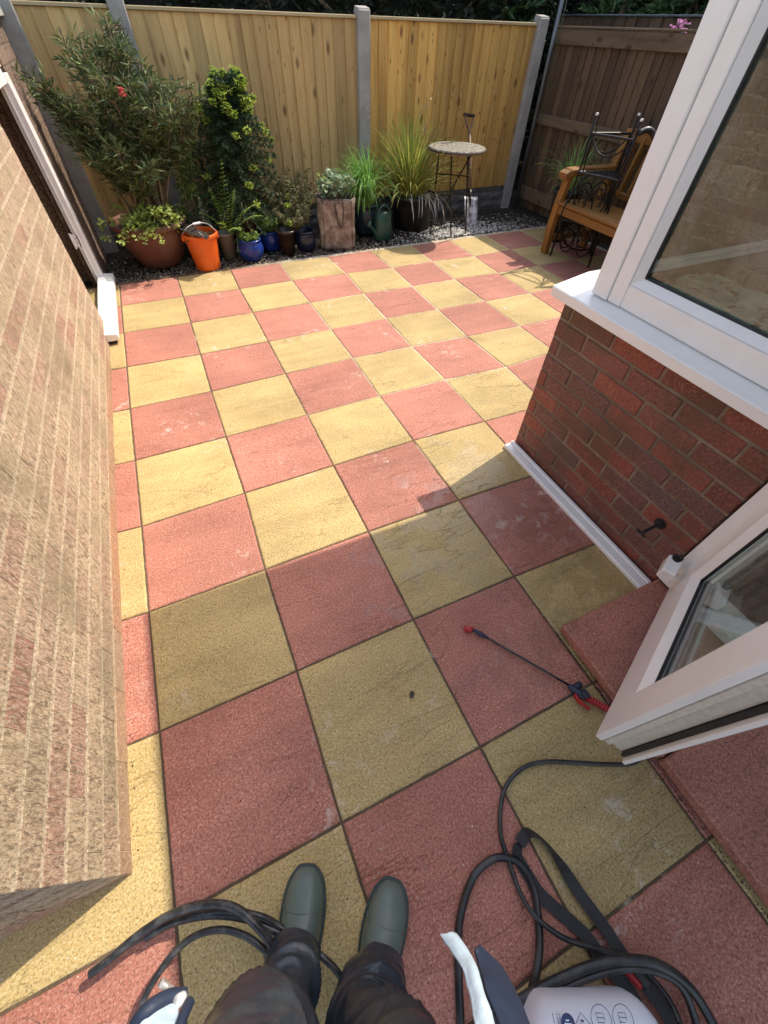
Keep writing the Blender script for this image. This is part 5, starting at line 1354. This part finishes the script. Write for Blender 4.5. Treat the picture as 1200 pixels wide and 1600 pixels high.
trouser_leg(g, [cL, cL.lerp(ankL, .55) + Vector((0, 0, .05)), ankL + Vector((-.005, .0, .12)), kL + Vector((0, -.01, -.12)), kL, kL.lerp(hL, .5), hL], [(.049, .040), (.058, .056), (.064, .068), (.074, .076), (.086, .086), (.10, .105), (.12, .13)], 1.3)
trouser_leg(g, [cR, cR.lerp(ankR, .55) + Vector((0, 0, .05)), ankR + Vector((.005, .0, .12)), kR + Vector((0, -.01, -.12)), kR, kR.lerp(hR, .5), hR], [(.048, .040), (.056, .054), (.060, .064), (.064, .068), (.072, .078), (.095, .10), (.12, .13)], 4.7)
trouser_leg(g, [hip + Vector((0, 0, -.12)), hip, hip + Vector((0, 0, .10))], [(.16, .12), (.19, .14), (.17, .13)], 2.2)
g.build('trousers', TROU, PE, smooth=True)
# open jacket: body, front flaps
g = MB(); jb = hip + Vector((0, -.03, -.05))
trouser_leg(g, [jb, jb + Vector((0, 0, .2)), jb + Vector((.01, .01, .42)), jb + Vector((.02, .02, .56))], [(.22, .15), (.21, .14), (.22, .13), (.12, .09)], 8)
g.build('jacket', JACK, PE, smooth=True)
def sheet(rows, name, mat, th=.003):
    """rows: list of polylines (same length) of world points"""
    g = MB(); R2 = [crv(r, 5) for r in rows]; m_ = len(R2[0])
    cols = [crv([r[i] for r in R2], 5) for i in range(m_)]; k = len(cols[0])
    for c_ in cols:
        for p in c_: g.v.append(tuple(p + Vector((0, 0, 1)) * (mn.noise(p * 45) * .010 + mn.noise(p * 110) * .004)))
    for i in range(m_ - 1):
        for j in range(k - 1): q = i * k + j; g.f.append((q, q + 1, q + k + 1, q + k)); g.mi.append(0)
    o = g.build(name, mat, PE, smooth=True); s = o.modifiers.new('s', 'SOLIDIFY'); s.thickness = th; return o
def zz(l): return [at(*q) for q in l]
sheet([zz([(690, 1462, .90), (716, 1502, .93), (735, 1548, .96), (745, 1600, .98), (752, 1680, 1.0)]),
       zz([(702, 1460, .905), (730, 1498, .935), (748, 1546, .965), (762, 1600, .985), (775, 1680, 1.0)]),
       zz([(710, 1463, .90), (734, 1500, .93), (750, 1547, .96), (768, 1600, .98), (785, 1680, 1.0)])], 'jacket_lining', LIN)
sheet([zz([(741, 1484, .915), (747, 1512, .925), (757, 1550, .955), (778, 1602, .975), (795, 1680, .99)]),
       zz([(748, 1482, .90), (765, 1506, .91), (780, 1545, .94), (800, 1600, .96), (815, 1680, .98)]),
       zz([(750, 1486, .88), (777, 1510, .88), (800, 1548, .90), (822, 1600, .93), (850, 1680, .95)])], 'jacket_flap', JACK)
sheet([zz([(215, 1602, .93), (232, 1580, .93), (262, 1562, .92), (287, 1558, .91)]), zz([(240, 1640, .94), (252, 1614, .94), (268, 1594, .93), (283, 1578, .92)]), zz([(265, 1690, .95), (275, 1660, .95), (285, 1630, .94), (292, 1600, .93)])], 'jacket_lining', LIN)
g = MB(); g.tube(crv(zz([(205, 1620, .925), (216, 1596, .93), (234, 1576, .93), (262, 1560, .92), (287, 1557, .91)]), 5), .0055, 8); g.tube(crv(zz([(262, 1680, .945), (270, 1640, .945), (282, 1600, .935), (296, 1566, .92)]), 5), .004, 8); g.build('jacket_hem', JACK, PE, smooth=True)
g = MB(); q = at(287, 1557, .91); g.tube([q, q + Vector((0, 0, .012))], .0042, 12); g.tube([q + Vector((-.006, .004, .0)), q + Vector((-.012, .016, .01))], .003, 8); g.build('zip_pull', STEEL, PE, smooth=True)
